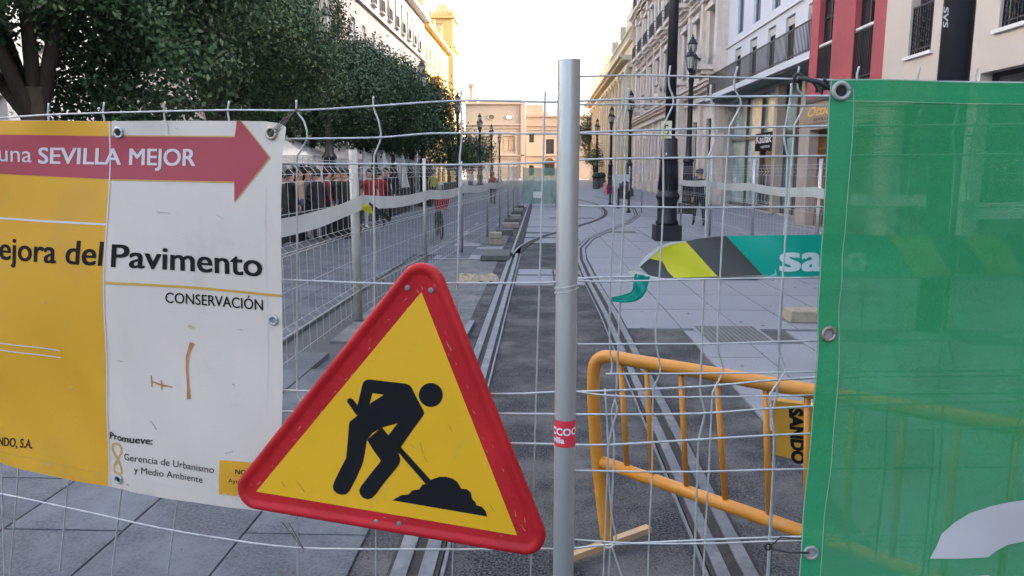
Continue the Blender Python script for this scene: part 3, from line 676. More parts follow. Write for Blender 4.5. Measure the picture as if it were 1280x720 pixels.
# ------------------------------------------------------------ trees
LEAFV = {}
M_bark = mat('bark', (.045, .035, .028), .95, var=.35, scale=8, bump=.8, bscale=25, stretch=(1, 1, .3))
def leaf_mat(i, a, b_, c):
    return mat('leaf_%s' % 'abc'[i], (.05, .08, .03), .55, var=.3, scale=2, spec=.35, transl=.15, attr=(a, b_, c))
LM = [leaf_mat(0, (.014, .038, .018), (.045, .095, .036), (.16, .23, .05)), leaf_mat(1, (.015, .04, .021), (.042, .088, .036), (.09, .14, .05)), leaf_mat(2, (.03, .06, .02), (.07, .12, .035), (.2, .27, .05))]
def tree(name, label, x, y, blobs, trunk_r, n, leaf, m, group, seed, trunk_top=2.6, branches=5, gaps=()):
    rng = np.random.default_rng(seed)
    t = thing(name, label, 'tree', (x, y, 0), 0, group)
    q = MB(); rn = random.Random(seed)
    q.tube([(0, 0, -.05), (rn.uniform(-.04, .04), .02, .6), (rn.uniform(-.08, .08), 0, trunk_top*.6), (rn.uniform(-.1, .1), 0, trunk_top)], [trunk_r*1.25, trunk_r, trunk_r*.9, trunk_r*.85], 10)
    bl = sorted(blobs, key=lambda b: -b[3])[:branches]
    for b in bl:
        mid = (b[0]*.4, b[1]*.4, trunk_top+(b[2]-trunk_top)*.55)
        q.tube([(0, 0, trunk_top*.8), mid, (b[0]*.8, b[1]*.8, b[2]), (b[0]*1.1, b[1]*1.1, b[2]+b[3]*.6)], [trunk_r*.6, trunk_r*.42, trunk_r*.22, trunk_r*.08], 7)
        for k in range(3):
            e = (b[0]+rn.uniform(-1, 1)*b[3]*.8, b[1]+rn.uniform(-1, 1)*b[3]*.8, b[2]+rn.uniform(-.4, .8)*b[3])
            q.tube([mid, (Vector(mid)+Vector(e))/2+Vector((0, 0, .1)), e], [trunk_r*.22, trunk_r*.14, trunk_r*.05], 5)
    q.build('trunk', M_bark, t, smooth=True, world=False)
    # leaf clumps through the shell of every lobe
    B = np.array(blobs, float); wgt = B[:, 3]**2; wgt /= wgt.sum()
    nc = n//14
    ci = rng.choice(len(B), nc, p=wgt)
    d = rng.normal(size=(nc, 3)); d /= np.linalg.norm(d, axis=1)[:, None]
    rr = rng.uniform(.55, 1.06, nc)**.7
    rr *= 1+.13*np.sin(d[:, 0]*7+ci)*np.cos(d[:, 2]*6+d[:, 1]*5)
    cc = B[ci, :3]+d*(B[ci, 3]*rr)[:, None]*np.array([1, 1, .88])
    # drop clumps sitting deep inside the crown
    ins = np.zeros(nc)
    for b in B: ins += (np.linalg.norm((cc-b[:3])/np.array([1, 1, .88]), axis=1) < b[3]*.62)
    keep = (ins < 1) | (rng.random(nc) < .12)
    for (gx, gy, gz, gr_) in gaps: keep &= np.linalg.norm(cc-np.array([gx, gy, gz]), axis=1) > gr_
    cc = cc[keep]; d = d[keep]; nc = len(cc)
    L = 14; P = np.repeat(cc, L, 0)+rng.normal(size=(nc*L, 3))*leaf*1.7
    N = np.repeat(d, L, 0)*.9+rng.normal(size=(nc*L, 3))*.55+np.array([0, 0, .35]); N /= np.linalg.norm(N, axis=1)[:, None]
    A = rng.normal(size=(nc*L, 3)); A[:, 2] -= .5; T = A-N*(A*N).sum(1)[:, None]; T /= np.linalg.norm(T, axis=1)[:, None]
    W = np.cross(N, T); ln = leaf*rng.uniform(.7, 1.3, (nc*L, 1)); wd = ln*.27
    V = np.stack([P-T*ln*.5, P+W*wd+N*ln*.05, P+T*ln*.5-N*ln*.08, P-W*wd+N*ln*.05], 1).reshape(-1, 3)
    nl = nc*L; me = bpy.data.meshes.new('crown')
    me.vertices.add(nl*4); me.vertices.foreach_set('co', V.astype(np.float32).ravel())
    me.loops.add(nl*4); me.loops.foreach_set('vertex_index', np.arange(nl*4, dtype=np.int32))
    me.polygons.add(nl); me.polygons.foreach_set('loop_start', np.arange(0, nl*4, 4, dtype=np.int32)); me.polygons.foreach_set('loop_total', np.full(nl, 4, np.int32))
    me.update(); me.validate()
    at_ = me.attributes.new('shade', 'FLOAT', 'FACE')
    sh = np.repeat(rng.random(nc)*.6, L)+rng.random(nl)*.36; young = np.repeat(rng.random(nc) < .012, L); sh[young] = 1.0
    at_.data.foreach_set('value', sh.astype(np.float32))
    me.materials.append(m); link('crown', me, t); return t
def lobes(w_, h0, h1, k, seed):
    rn = random.Random(seed); out = [(0, 0, (h0+h1)/2, min(w_*.62, (h1-h0)*.46))]
    for i in range(k):
        a = 2*math.pi*i/k*1.0+rn.uniform(-.4, .4); r = w_*rn.uniform(.45, .62); z = h0+(h1-h0)*rn.uniform(.28, .7)
        out.append((r*math.cos(a), r*math.sin(a), z, w_*rn.uniform(.34, .48)))
    for i in range(k//2):
        a = rn.uniform(0, 6.28); r = w_*rn.uniform(.1, .4); out.append((r*math.cos(a), r*math.sin(a), h1-w_*rn.uniform(.3, .42), w_*rn.uniform(.28, .4)))
    return out
rowg = 'trees in a row along the left side'
tree('street_tree', 'nearest big tree with thick dark trunk at the left edge above the yellow banner', -7.6, 11.2,
     [(-1.6, -.6, 5.6, 1.5), (0, 0, 6.4, 1.6), (-3, .5, 4.4, 1.3), (1.2, 1.0, 6.6, 1.2), (-.8, -1.6, 5.0, 1.1), (2.3, .3, 5.9, .95), (.3, 1.5, 4.0, 1.0), (-2.4, 1.6, 5.5, 1.3), (2.7, .8, 4.8, .8), (-1.2, -.7, 3.4, .8), (-.9, -.5, 4.0, .85), (1.7, .3, 4.3, .9), (2.1, .7, 3.3, .75), (1.0, 1.2, 2.8, .7), (.5, .8, 3.9, .7), (-.3, 1.4, 2.9, .7), (-1.0, -1.2, 4.5, .85), (-.1, -1.3, 4.55, .85), (.8, -1.0, 4.5, .7)],
     .2, 100000, .10, LM[0], rowg, 3, 2.9, 6, gaps=[(1.0+.12*k, -1.2+.6*k, 3.15, .42) for k in range(6)]+[(1.4+.1*k, -1+.6*k, 3.75, .3) for k in range(5)])
spec = [(16.9, 2.75, 9.0), (23.8, 3.1, 7.6), (30.0, 2.9, 6.6), (36.0, 2.9, 6.7), (41.6, 2.8, 6.9)]
labs = ['second tree from the left, filling the top left behind the white end of the banner', 'tallest dark tree whose crown slopes down below the white facade', 'third tree down the row, crown under the first white windows', 'dark clipped tree in the row left of the triple lantern',
        'last big tree of the near row, its edge against the yellow building']
for i, (y, w_, h) in enumerate(spec):
    tree('street_tree', labs[i], -7.2-.3*(i % 2), y, lobes(w_, 1.9, h, 10, 40+i), .17, (90000, 70000, 50000, 36000, 36000)[i], (.085, .1, .12, .14, .15)[i], LM[i % 2], rowg, 50+i, 2.3, 5)
tree('street_tree', 'small round tree with a bright yellow green shoot, below the far lamps', -7.6, 62, lobes(2.8, 1.7, 5.6, 8, 71), .15, 7000, .2, LM[0], rowg, 71, 2)
tree('street_tree', 'smallest round tree at the end of the left row before the town hall', -7.4, 80, lobes(2.8, 1.7, 5.0, 8, 72), .15, 6000, .24, LM[0], rowg, 72, 2)
tree('street_tree', 'pale yellow green tree squeezed between the two far round trees', -7.6, 71, lobes(1.4, 1.2, 3.8, 5, 73), .1, 2500, .22, LM[2], rowg, 73, 1.6)
tree('tall_tree', 'tall dark tree standing beyond the far end of the classical building', 8.9, 123, lobes(3.2, 1.8, 10.6, 9, 74), .2, 9000, .26, LM[0], None, 74, 2.6)
tree('orange_tree', 'small tree with pale blossom in front of the tall dark tree', 6.9, 98, lobes(1.2, 1.8, 4.8, 5, 75), .12, 1800, .2, LM[2], None, 75, 2)

# ------------------------------------------------------------ street lamps
def lantern_parts(parent, x, y, z, s=1.0, first=[0]):
    k = ('lan', s)
    if k not in WM:
        a = MB(); a.lathe([(.10, 0), (.13, .03), (.12, .06)], n=8); a.lathe([(.215, .52), (.225, .56), (.19, .60), (.13, .72), (.07, .76), (.075, .80), (.03, .84), (.035, .88), (.01, .95)], n=8)
        for j in range(8):
            t = 2*math.pi*j/8; a.tube([(.122*math.cos(t), .122*math.sin(t), .05), (.2*math.cos(t), .2*math.sin(t), .53)], .009, 4)
        a.lathe([(.02, -.25), (.035, -.12), (.10, -.001)], n=8)
        gl = MB(); gl.lathe([(.115, .062), (.19, .518)], n=8)
        WM[k] = (a.mesh('lantern', M_black), gl.mesh('lantern_glass', M_lampglass))
    o = link("lantern", WM[k][0], parent, (x, y, z)); o.scale = (.85, .85, .9); link('lantern_glass', WM[k][1], o)
def post_mesh(H):
    q = MB()
    q.box(-.27, .27, -.27, .27, 0, .42); q.box(-.3, .3, -.3, .3, .0, .08)
    q.lathe([(.23, .42), (.25, .5), (.2, .58), (.19, .62), (.185, 1.0), (.21, 1.04), (.235, 1.1), (.2, 1.17), (.17, 1.22), (.16, 1.95), (.2, 1.98), (.21, 2.06), (.16, 2.14), (.125, 2.2), (.11, 2.6), (.085, H-1.2), (.12, H-1.1), (.09, H-1.02), (.07, H-.4)], n=14)
    for j in range(14):        # fluting
        t = 2*math.pi*j/14; q.tube([(.185*math.cos(t), .185*math.sin(t), 1.24), (.172*math.cos(t), .172*math.sin(t), 1.93)], .016, 4)
    return q
def street_lamp(x, y, label, group, H=6.15, mesh={}):
    t = thing('street_lamp', label, 'street lamp', (x, y, 0), R(68) if x > 0 else R(112), group)
    if 'p' not in mesh:
        mesh['p'] = post_mesh(H).mesh('post', M_black, True)
        a = MB()
        for sgn in (-1, 1):
            a.tube([(0, 0, H-1.1), (.14*sgn, 0, H-1.15), (.3*sgn, 0, H-1.0), (.33*sgn, 0, H-.8)], .028, 6)
            a.tube([(0, 0, H-.7), (.12*sgn, 0, H-.78), (.22*sgn, 0, H-.66), (.12*sgn, 0, H-.58)], .014, 5)
        mesh['a'] = a.mesh('bracket', M_black)
    link('post', mesh['p'], t); link('bracket', mesh['a'], t)
    lantern_parts(t, 0, 0, H-.25); lantern_parts(t, .33, 0, H-.75); lantern_parts(t, -.33, 0, H-.75)
    return t
gl, grr = 'lamps along the left trees', 'lamps along the right pavement'
for y, l in ((19.6, 'nearest left street lamp, one lantern poking out above the tall tree'), (35.2, 'triple lantern lamp rising above the trees before the white facade'), (50, 'left lamp seen thin against the corner of the rose building'), (68, 'left lamp standing before the town hall, the taller of the two there'), (84, 'left lamp before the town hall, second and smaller'), (100, 'smallest left lamp, just above the small round tree')):
    street_lamp(-6.1 if y < 20 else -5.5, y+(2 if y < 20 else 0), l, gl)
for x, y, l in ((5.7, 29.5, 'triple lantern lamp right behind the thick black post'), (5.7, 49, 'lamp post in front of the ornate stone porch'), (5.6, 61, 'second lamp from the far end against the classical building'), (5.5, 75, 'farthest right lamp beside the tall dark tree')):
    street_lamp(x, y, l, grr)
# big black post with plinth in front of the ornate building, and the nearer one over the banner
def big_post(name, label, x, y, r, H, base=True):
    t = thing(name, label, 'post', (x, y, 0))
    q = MB()
    if base:
        b0 = MB(); b0.box(-.31, .31, -.31, .31, 0, .37); b0.build('plinth', M_black, t, world=False)
        b1 = MB(); b1.lathe([(.26, .371), (.28, .43), (.235, .5), (.225, .9), (.25, .97), (.285, 1.03), (.285, 1.08), (.24, 1.15), (.225, 1.2), (.20, 1.9), (.235, 1.93), (.235, 1.99), (.2, 2.04), (.19, 2.4), (r+.01, 2.45)], n=20)
        for j in range(20):
            a = 2*math.pi*j/20; b1.tube([(.23*math.cos(a), .23*math.sin(a), 1.21), (.203*math.cos(a), .203*math.sin(a), 1.89)], .016, 4)
        b1.build('fluted_base', M_black, t, smooth=True, world=False)
        q.tube([(0, 0, 2.3), (0, 0, H)], [r, r*.8], 20)
    else: q.tube([(0, 0, 0), (0, 0, H)], [r*1.1, r], 20)
    q.build('shaft', M_black, t, smooth=True, world=False); return t
pb = gnd(833, 300)
bp_ = big_post('catenary_post', 'thick black post with square plinth and fluted base, a number 5 notice tied on it', pb.x, pb.y, .125, 9.5)
def plate(parent, px0, px1, py0, py1, Y, m, t=.01, name='notice'):
    a = at(px0, py1, Y); c = at(px1, py0, Y); q = MB(); q.box(a.x, c.x, Y-t, Y, a.z, c.z); return q.build(name, m, parent)
Yp = pb.y-.19
M_notice = mat('notice_paper', (.60, .60, .38), .6, var=.1, scale=8)
plate(bp_, 826, 840, 151, 173, Yp, M_notice); plate(bp_, 832, 839, 191, 195, Yp+.02, M_white, name='small_plate')
sf = Surf((0, Yp-.012, 0), (1, 0, 0)); sf.text('5', (830, 169), (836, 169), 14, .002, M_black, bp_)
sf.line([(831, 153), (830, 160), (830.5, 168), (833, 172)], 1.6, .001, 'yellow_stroke', mat('notice_yellow', (.55, .45, .03)), bp_)
nb = big_post('near_black_post', 'broad dark post cut by the top of the green banner, with white vertical letters', 4.14, 7.9, .135, 9.5, base=False)
SN = Surf((0, 7.9-.135, 0), (1, 0, 0)); SN.text('SVS', (1179.5, 9), (1178.5, 34), 0, .002, M_white, nb, .02, up=(1186, 9.4))

# ------------------------------------------------------------ temporary fence panels down the street
M_foot = M_conc
def far_panel(detail):
    W_, H_ = 3.42, 1.80; q = {}
    po = MB(); po.tube([(0, 0, .0), (0, 0, H_+.06)], .021, 8); q['post'] = po.mesh('post', M_galv, True)
    vw = []; n = 17; r = .0026 if detail else .003
    def vert(x, mb):
        mb.tube([(x, 0, .08), (x, 0, .32), (x, -.05, .36), (x, 0, .40), (x, 0, .98), (x, -.05, 1.02), (x, 0, 1.06), (x, 0, 1.58), (x, -.06, 1.645), (x, 0, 1.71), (x, 0, H_)], r, 4)
    hz = (.12, .32, .36, .40, .69, .98, 1.02, 1.06, 1.32, 1.58, 1.645, 1.71, 1.77)
    hy = {.36: -.05, 1.02: -.05, 1.645: -.06}
    return W_, H_, q, vert, hz, hy, n, r
W_, H_, FQ, vert_, hz_, hy_, nW, rW = far_panel(True)
mv = MB(); vert_(0, mv); me_v = mv.mesh('vertical_wire', M_wire)
mh = MB(); mh.tube([(0, 0, 0), (W_, 0, 0)], rW, 4); me_h = mh.mesh('horizontal_wire', M_wire)
allw = MB()
for i in range(nW): vert_(.1+(W_-.2)*i/(nW-1), allw)
for z in hz_: allw.tube([(0, hy_.get(z, 0), z), (W_, hy_.get(z, 0), z)], rW, 4)
me_all = allw.mesh('wire_mesh', M_wire)
def fence_panel(a, b, label, group, detail=False, foot=True, flip=1):
    a = Vector((a[0], a[1], 0)); b = Vector((b[0], b[1], 0)); d = b-a; L = d.length
    t = thing('mesh_fence', label, 'fence panel', a, math.atan2(d.y, d.x), group)
    link('post', FQ['post'], t, (.0, 0, 0)); link('post', FQ['post'], t, (L-.06, 0, 0))
    s = (L-.06)/W_
    if detail:
        for i in range(nW): link('vertical_wire', me_v, t, ((.1+(W_-.2)*i/(nW-1))*s, 0, 0))
        for z in hz_: o = link('horizontal_wire', me_h, t, (0, hy_.get(z, 0), z)); o.scale = (s, 1, 1)
    else:
        o = link('wire_mesh', me_all, t); o.scale = (s, 1, 1); o['kind'] = 'stuff'
    return t
fl = 'fence panels along the left of the tram track'; fr_ = 'fence panels along the right pavement'
LP = [(-2.0, 1.9+.0), (-2.1, 4.8), (-2.06, 8.3), (-1.83, 11.8), (-1.62, 15.3), (-1.34, 18.8), (-1.22, 22.3), (-1.12, 25.8), (-1.06, 29.3), (-1.0, 32.8)]
ll = [None, 'near left fence panel in front of the dark clothed people', 'left fence panel just past the thick grey post, red tops behind it', 'left fence panel with the parked bicycle beyond it', 'fourth panel away on the left, above the long flat foot', 'fifth panel away on the left side of the rails',
      'sixth panel away on the left side of the rails', 'seventh panel away on the left side of the rails', 'last left panel meeting the green netting at the end']
for i in range(1, 9): fence_panel(LP[i], LP[i+1], ll[i], fl, detail=(i < 3))
RP = [(4.5, 5.4), (4.5, 8.9), (4.52, 12.4), (4.45, 15.9), (4.35, 19.4), (4.25, 22.9), (4.1, 26.4), (4.0, 29.9), (3.9, 33.4), (3.5, 37)]
lr = ['near right fence panel behind the green banner', 'right fence panel seen at the edge of the green banner', 'right fence panel before the glass shop front', 'right fence panel with the walking person behind it', 'right fence panel beside the black post', 'sixth right fence panel, in front of the ornate facade', 'seventh right fence panel, in front of the ornate facade', 'eighth right fence panel, far along the pavement', 'last right fence panel before the pale board']
for i in range(9): fence_panel(RP[i], RP[i+1], lr[i], fr_, detail=(i in (1, 2)))
# end panel with green netting
M_net = mat('green_netting', (.16, .30, .25), .8, var=.12, scale=6, trans=.3)
e0 = at(654, 240, 35.4); e1 = at(721, 240, 35.8)
t = fence_panel((e0.x, 35.4), (e1.x, 35.6), 'fence panel hung with pale green netting closing the track', None)
q = MB(); n = 14
for i in range(n):
    x0, x1 = e0.x+(e1.x-e0.x)*i/n, e0.x+(e1.x-e0.x)*(i+1)/n; y0, y1 = 35.33+.03*math.sin(i*1.7), 35.33+.03*math.sin((i+1)*1.7)
    q.quad([(x0, y0, .1), (x1, y1, .1), (x1, y1+.02, 1.78), (x0, y0+.02, 1.78)])
tt = q.build('green_netting', M_net); tag(tt, 'pale green netting sheet tied across the end of the track', 'netting')
q = MB(); q.box(-.36, .02, 35.2, 35.23, .38, .68); tag(q.build('notice_plate', M_white), 'small white notice on the green netting', 'notice')
# fence feet
def block(px0, px1, pyt, pyb, label, m=M_conc, h=.14, name='concrete_foot', dep=.34, cat='block'):
    a = gnd(px0, pyb); c = gnd(px1, pyb); y = (a.y+c.y)/2
    q = MB(); e = .012
    q.hexa([(a.x, y, 0), (c.x, y, 0), (c.x, y+dep, 0), (a.x, y+dep, 0), (a.x+e, y+e, h), (c.x-e, y+e, h), (c.x-e, y+dep-e, h), (a.x+e, y+dep-e, h)])
    o = q.build(name, m); bm = bmesh.new(); bm.from_mesh(o.data); bmesh.ops.bevel(bm, geom=bm.edges[:], offset=.008, segments=1, affect='EDGES'); bm.to_mesh(o.data); bm.free()
    return tag(o, label, cat, 'feet and blocks under the fences')
block(600, 637, 318, 326, 'long dark slab foot, nearest on the left of the rails', M_concd, .1, 'slab_foot', 1.1)
block(611, 628, 300, 306, 'lower pale tan block of the small pile beside the left fence', mat('tan_block', (.27, .23, .17), .9, var=.2, scale=8, bump=.4), .14)
o = block(611, 627, 295, 306, 'upper tan block stacked on another beside the left fence', mat('tan_block', (.27, .23, .17)), .13); o.location.z = .142
for i, (a, c2, y, l) in enumerate(((619, 641, 294, 'dark foot block just beyond the tan pile'), (625, 649, 285, 'dark foot block, third beyond the tan pile'), (630, 650, 279, 'pale foot block, fourth beyond the tan pile'), (634, 651, 274, 'dark foot block, fifth beyond the tan pile'), (639, 653, 269, 'pale foot block, sixth beyond the tan pile'), (641, 654, 265, 'foot block second before the green netting'), (643, 655, 261, 'last foot block before the green netting'))):
    block(a, c2, y-4, y, l, (M_concd, M_conc)[i % 2])
block(988, 1034, 388, 404, 'pale brown concrete block on the paving by the green banner edge', mat('tan_block', (.27, .23, .17)), .13, dep=.3)
block(893, 948, 343, 350, 'dark block lying on the paving just under the striped tape', M_concd, .1)
q = MB(); rn = random.Random(5)
for i in range(150):
    px_, py_ = rn.uniform(574, 621), rn.uniform(346, 352); p = gnd(px_, py_); s_ = rn.uniform(.02, .06)
    q.hexa([(p.x-s_, p.y-s_, 0), (p.x+s_, p.y-s_, 0), (p.x+s_, p.y+s_, 0), (p.x-s_, p.y+s_, 0), (p.x-s_*.4, p.y-s_*.5, s_*1.2), (p.x+s_*.5, p.y-s_*.4, s_), (p.x+s_*.4, p.y+s_*.5, s_*1.1), (p.x-s_*.5, p.y+s_*.4, s_*.9)])
tag(q.build('rubble', mat('sand_rubble', (.34, .29, .22), .95, var=.3, scale=12, bump=.6)), 'line of pale sandy rubble left of the rails', 'rubble', kind='stuff')
q = MB(); p = gnd(580, 418); q.hexa([(p.x-.02, p.y-.5, 0), (p.x+.05, p.y-.5, 0), (p.x+.07, p.y+.5, 0), (p.x, p.y+.5, 0), (p.x-.02, p.y-.5, .05), (p.x+.05, p.y-.5, .05), (p.x+.07, p.y+.5, .05), (p.x, p.y+.5, .05)])
tag(q.build('steel_strip', M_rail), 'short loose steel strip lying beside the left rail', 'steel strip')
# gravel grains scattered over the asphalt near the viewer
q = MB(); rn = random.Random(11)
for i in range(6000):
    y = 2.0+10*rn.random()**1.6; x = rn.uniform(-1.0, 1.5); 
    if abs(x-XL) < .14 or abs(x-XR) < .14 or (x > .9 and y > 7.8) or 10.8 < y < 12.8: continue
    s_ = rn.uniform(.003, .008)*(1.6 if rn.random() < .08 else 1); a = rn.uniform(0, 3)
    c_, d_ = math.cos(a)*s_, math.sin(a)*s_
    k0 = len(q.v); z = -.013
    q.v += [(x+c_, y+d_, z), (x-d_, y+c_, z), (x-c_, y-d_, z), (x+d_, y-c_, z), (x, y, z+s_*1.4)]
    for j in range(4): q.f.append((k0+j, k0+(j+1) % 4, k0+4)); q.m.append(0)
tag(q.build('gravel', mat('gravel_grain', (.11, .11, .112), .9, var=.5, scale=30)), 'loose grains of gravel on the dark asphalt', 'gravel', kind='stuff')

q = MB(); rn = random.Random(31)
for i in range(260):
    x, y = rn.uniform(-6, 4.2), rn.uniform(2.2, 13); s_ = rn.uniform(.012, .03); a = rn.uniform(0, 6.28); c_, d_ = math.cos(a)*s_, math.sin(a)*s_
    q.quad([(x+c_, y+d_, .006), (x-d_*.4, y+c_*.4, .012), (x-c_, y-d_, .005), (x+d_*.4, y-c_*.4, .009)])
tag(q.build('fallen_leaves', mat('dry_leaf', (.10, .075, .04), .9, var=.5, scale=3)), 'scattered dry leaves lying on the ground', 'leaves', kind='stuff')

# ------------------------------------------------------------ barrier tape along the fences (pale side showing)
M_tapeb = mat('pale_tape', (.42, .46, .47), .6, var=.06, scale=4, bump=.2, transl=.2)
def tape(name, pts, wdt, label, m=M_tapeb, group=None):
    q = MB(); P = []
    for i in range(len(pts)-1):
        a = Vector(pts[i]); b = Vector(pts[i+1])
        for k in range(8):
            t = k/8; p = a.lerp(b, t); p.z -= .05*math.sin(math.pi*t); P.append(p)
    P.append(Vector(pts[-1]))
    for i in range(len(P)-1):
        a, b = P[i], P[i+1]; j = .012*math.sin(i*1.9); j2 = .012*math.sin((i+1)*1.9)
        q.quad([a+Vector((j, 0, -wdt/2)), b+Vector((j2, 0, -wdt/2)), b+Vector((-j2, 0, wdt/2)), a+Vector((-j, 0, wdt/2))])
    return tag(q.build(name, m, smooth=True), label, 'barrier tape', group)
tape('barrier_tape', [(-2.02, 4.8, 1.25), (-1.98, 8.3, 1.33), (-1.75, 11.8, 1.30), (-1.54, 15.3, 1.31), (-1.26, 18.8, 1.30), (-1.14, 22.3, 1.31)], .15, 'pale barrier tape running along the left fence panels')
tape('barrier_tape', [(4.43, 7, 1.32), (4.43, 8.9, 1.32), (4.43, 12.4, 1.33), (4.37, 15.9, 1.34), (4.27, 19.4, 1.35), (4.1, 24, 1.36)], .16, 'pale barrier tape running along the right fence in front of the shop')
q = MB(); c_ = Vector((-1.98, 8.25, 1.31))
q.quad([c_+Vector((-.12, 0, .03)), c_+Vector((.1, -.03, -.02)), c_+Vector((.12, 0, -.12)), c_+Vector((.02, .02, -.08)), c_+Vector((-.06, 0, -.05))]); q.quad([c_+Vector((.08, 0, .02)), c_+Vector((.32, -.02, -.16)), c_+Vector((.3, 0, -.2)), c_+Vector((.06, 0, -.05))], 1)
tag(q.build('tape_knot', [mat('tape_yellow', (.55, .55, .02), .5), M_black]), 'yellow and black knot of tape on the thick grey fence post', 'tape knot')
# stouter doubled post
q = MB(); q.tube([(-2.06, 8.22, 0), (-2.06, 8.22, 1.9)], .05, 12); tag(q.build('fence_post', mat('old_galv', (.36, .35, .32), .6, metal=.2, scale=12, bump=.1), smooth=True), 'thick dull grey post between the two nearest left panels', 'post')
q = MB(); q.tube([(4.46, 15.85, 0), (4.44, 15.85, 1.9)], .035, 12); tag(q.build('fence_post', M_galv, smooth=True), 'grey fence post standing before the glass shop front', 'post')

# ------------------------------------------------------------ market tents, stalls and clutter on the left
def tent(x0, x1, y0, y1, ze, zp, label, back=True):
    t = thing('market_tent', label, 'tent', ((x0+x1)/2, (y0+y1)/2, 0), 0, 'white market tents under the trees')
    cx, cy = (x0+x1)/2, (y0+y1)/2
    q = MB(); 
    for a, b in (((x0, y0), (x1, y0)), ((x1, y0), (x1, y1)), ((x1, y1), (x0, y1)), ((x0, y1), (x0, y0))):
        m_ = ((a[0]+b[0])/2*.7+cx*.3, (a[1]+b[1])/2*.7+cy*.3, ze+(zp-ze)*.35)
        q.quad([(a[0], a[1], ze), (b[0], b[1], ze), m_]); q.quad([(a[0], a[1], ze), m_, (cx, cy, zp)]); q.quad([m_, (b[0], b[1], ze), (cx, cy, zp)])
        q.quad([(a[0], a[1], ze-.25), (b[0], b[1], ze-.25), (b[0], b[1], ze), (a[0], a[1], ze)])
    q.build('canopy', M_canvas, t)
    for (a, b) in ((x0, y0), (x1, y0), (x1, y1), (x0, y1)): MB().tube([(a, b, 0), (a, b, ze)], .025, 6).build('leg', M_white, t)
    if back:
        q = MB(); n = 8
        for i in range(n):
            ya, yb = y0+(y1-y0)*i/n, y0+(y1-y0)*(i+1)/n; q.quad([(x0+.05*math.sin(i*2), ya, .05), (x0+.05*math.sin(i*2+2), yb, .05), (x0, yb, ze-.1), (x0, ya, ze-.1)])
        q.build('side_curtain', M_canvas, t)
    return t
tent(-9.6, -6.6, 14.6, 17.6, 2.05, 2.75, 'white tent nearest, above the dark clothed people by the banner edge', False)
tent(-9.4, -6.6, 21, 24, 2.1, 2.8, 'white gabled tent left of the dark tree trunk')
tent(-9.2, -6.4, 27.5, 30.5, 2.1, 2.8, 'white tent behind the people in red')
tent(-9.2, -6.2, 34, 37, 2.1, 2.8, 'white tent beyond the people in red, third from the trunk')
def parasol(x, y, m, label):
    t = thing('closed_parasol', label, 'parasol', (x, y, 0), 0, 'closed parasols beside the tents')
    MB().tube([(0, 0, 0), (0, 0, 2.4)], .03, 6).build('pole', M_galv, t, world=False)
    q = MB(); n = 12; k = len(q.v)
    for z, r in ((.75, .26), (.95, .3), (1.4, .2), (1.9, .12), (2.3, .05)):
        for j in range(n): a = 2*math.pi*j/n; rr = r*(1 if j % 2 else .6); q.v.append((rr*math.cos(a), rr*math.sin(a), z))
    for i in range(4):
        for j in range(n): a = i*n+j; b = i*n+(j+1) % n; q.f.append((a, b, b+n, a+n)); q.m.append(0)
    q.build('folded_canopy', m, t, world=False)
    MB().box(-.3, .3, -.3, .3, 0, .08).build('base', M_concd, t, world=False)
M_dk = mat('dark_canvas', (.03, .03, .035), .85, scale=5)
for i, (x, y, m, l) in enumerate(((-5.9, 25.0, M_canvas, 'white folded parasol just right of the people in red'), (-5.9, 26.6, M_dk, 'black folded parasol between two white ones'), (-5.9, 28.2, M_canvas, 'white folded parasol before the second tent'), (-5.9, 30.0, M_dk, 'black folded parasol nearest the second grey post'), (-5.9, 32.0, M_canvas, 'slim white folded parasol beside the second grey post'), (-5.9, 36.5, M_canvas, 'white folded parasol over the dark planters'), (-5.9, 40, M_dk, 'far black folded parasol over the dark planters'))):
    parasol(x, y, m, l)
def planter(x, y0, y1, label, m=M_black):
    t = thing('slatted_screen', label, 'screen', (x, (y0+y1)/2, 0), 0, 'low dark screens round the terraces')
    MB().box(x-.03, x+.03, y0, y1, .92, .98).build('top_rail', m, t); MB().box(x-.03, x+.03, y0, y1, .05, .11).build('bottom_rail', m, t)
    n = int((y1-y0)/.13)
    me = MB().box(-.012, .012, -.03, .03, .111, .919).mesh('slat', m)
    for i in range(n): link('slat', me, t, (0, (y0-y1)/2+.05+i*.13, 0))
planter(-5.5, 27, 31.6, 'dark slatted screen behind the bicycle'); planter(-5.4, 34, 39, 'dark slatted screen further along the terrace'); planter(-5.3, 41, 47, 'farthest dark slatted screen on the left')
for i, (x, y, l) in enumerate(((-6.0, 17.6, 'dark bin or crate pile at the feet of the near left group'), (-4.9, 18.6, 'dark square planter by the legs near the thick post'))):
    t = thing('dark_planter', l, 'planter', (x, y, 0)); q = MB(); q.hexa([(-.3, -.3, 0), (.3, -.3, 0), (.3, .3, 0), (-.3, .3, 0), (-.36, -.36, .62), (.36, -.36, .62), (.36, .36, .62), (-.36, .36, .62)]); q.build('tub', M_black, t, world=False)
    MB().box(-.38, .38, -.38, .38, .62, .68).build('rim', M_black, t, world=False)
for i in range(5):
    t = thing('cafe_table', 'small dark cafe table among the terrace screens, %s' % ('nearest of five', 'second of five', 'middle of five', 'fourth of five', 'farthest of five')[i], 'table', (-6.6-.5*(i % 2), 33+4.3*i, 0), 0, 'cafe tables on the left terrace')
    MB().lathe([(.35, .72), (.35, .75)], n=12).build('table_top', M_white, t, world=False); MB().tube([(0, 0, 0), (0, 0, .72)], .03, 6).build('leg', M_black, t, world=False); MB().lathe([(.22, 0), (.2, .03)], n=10).build('base', M_black, t, world=False)

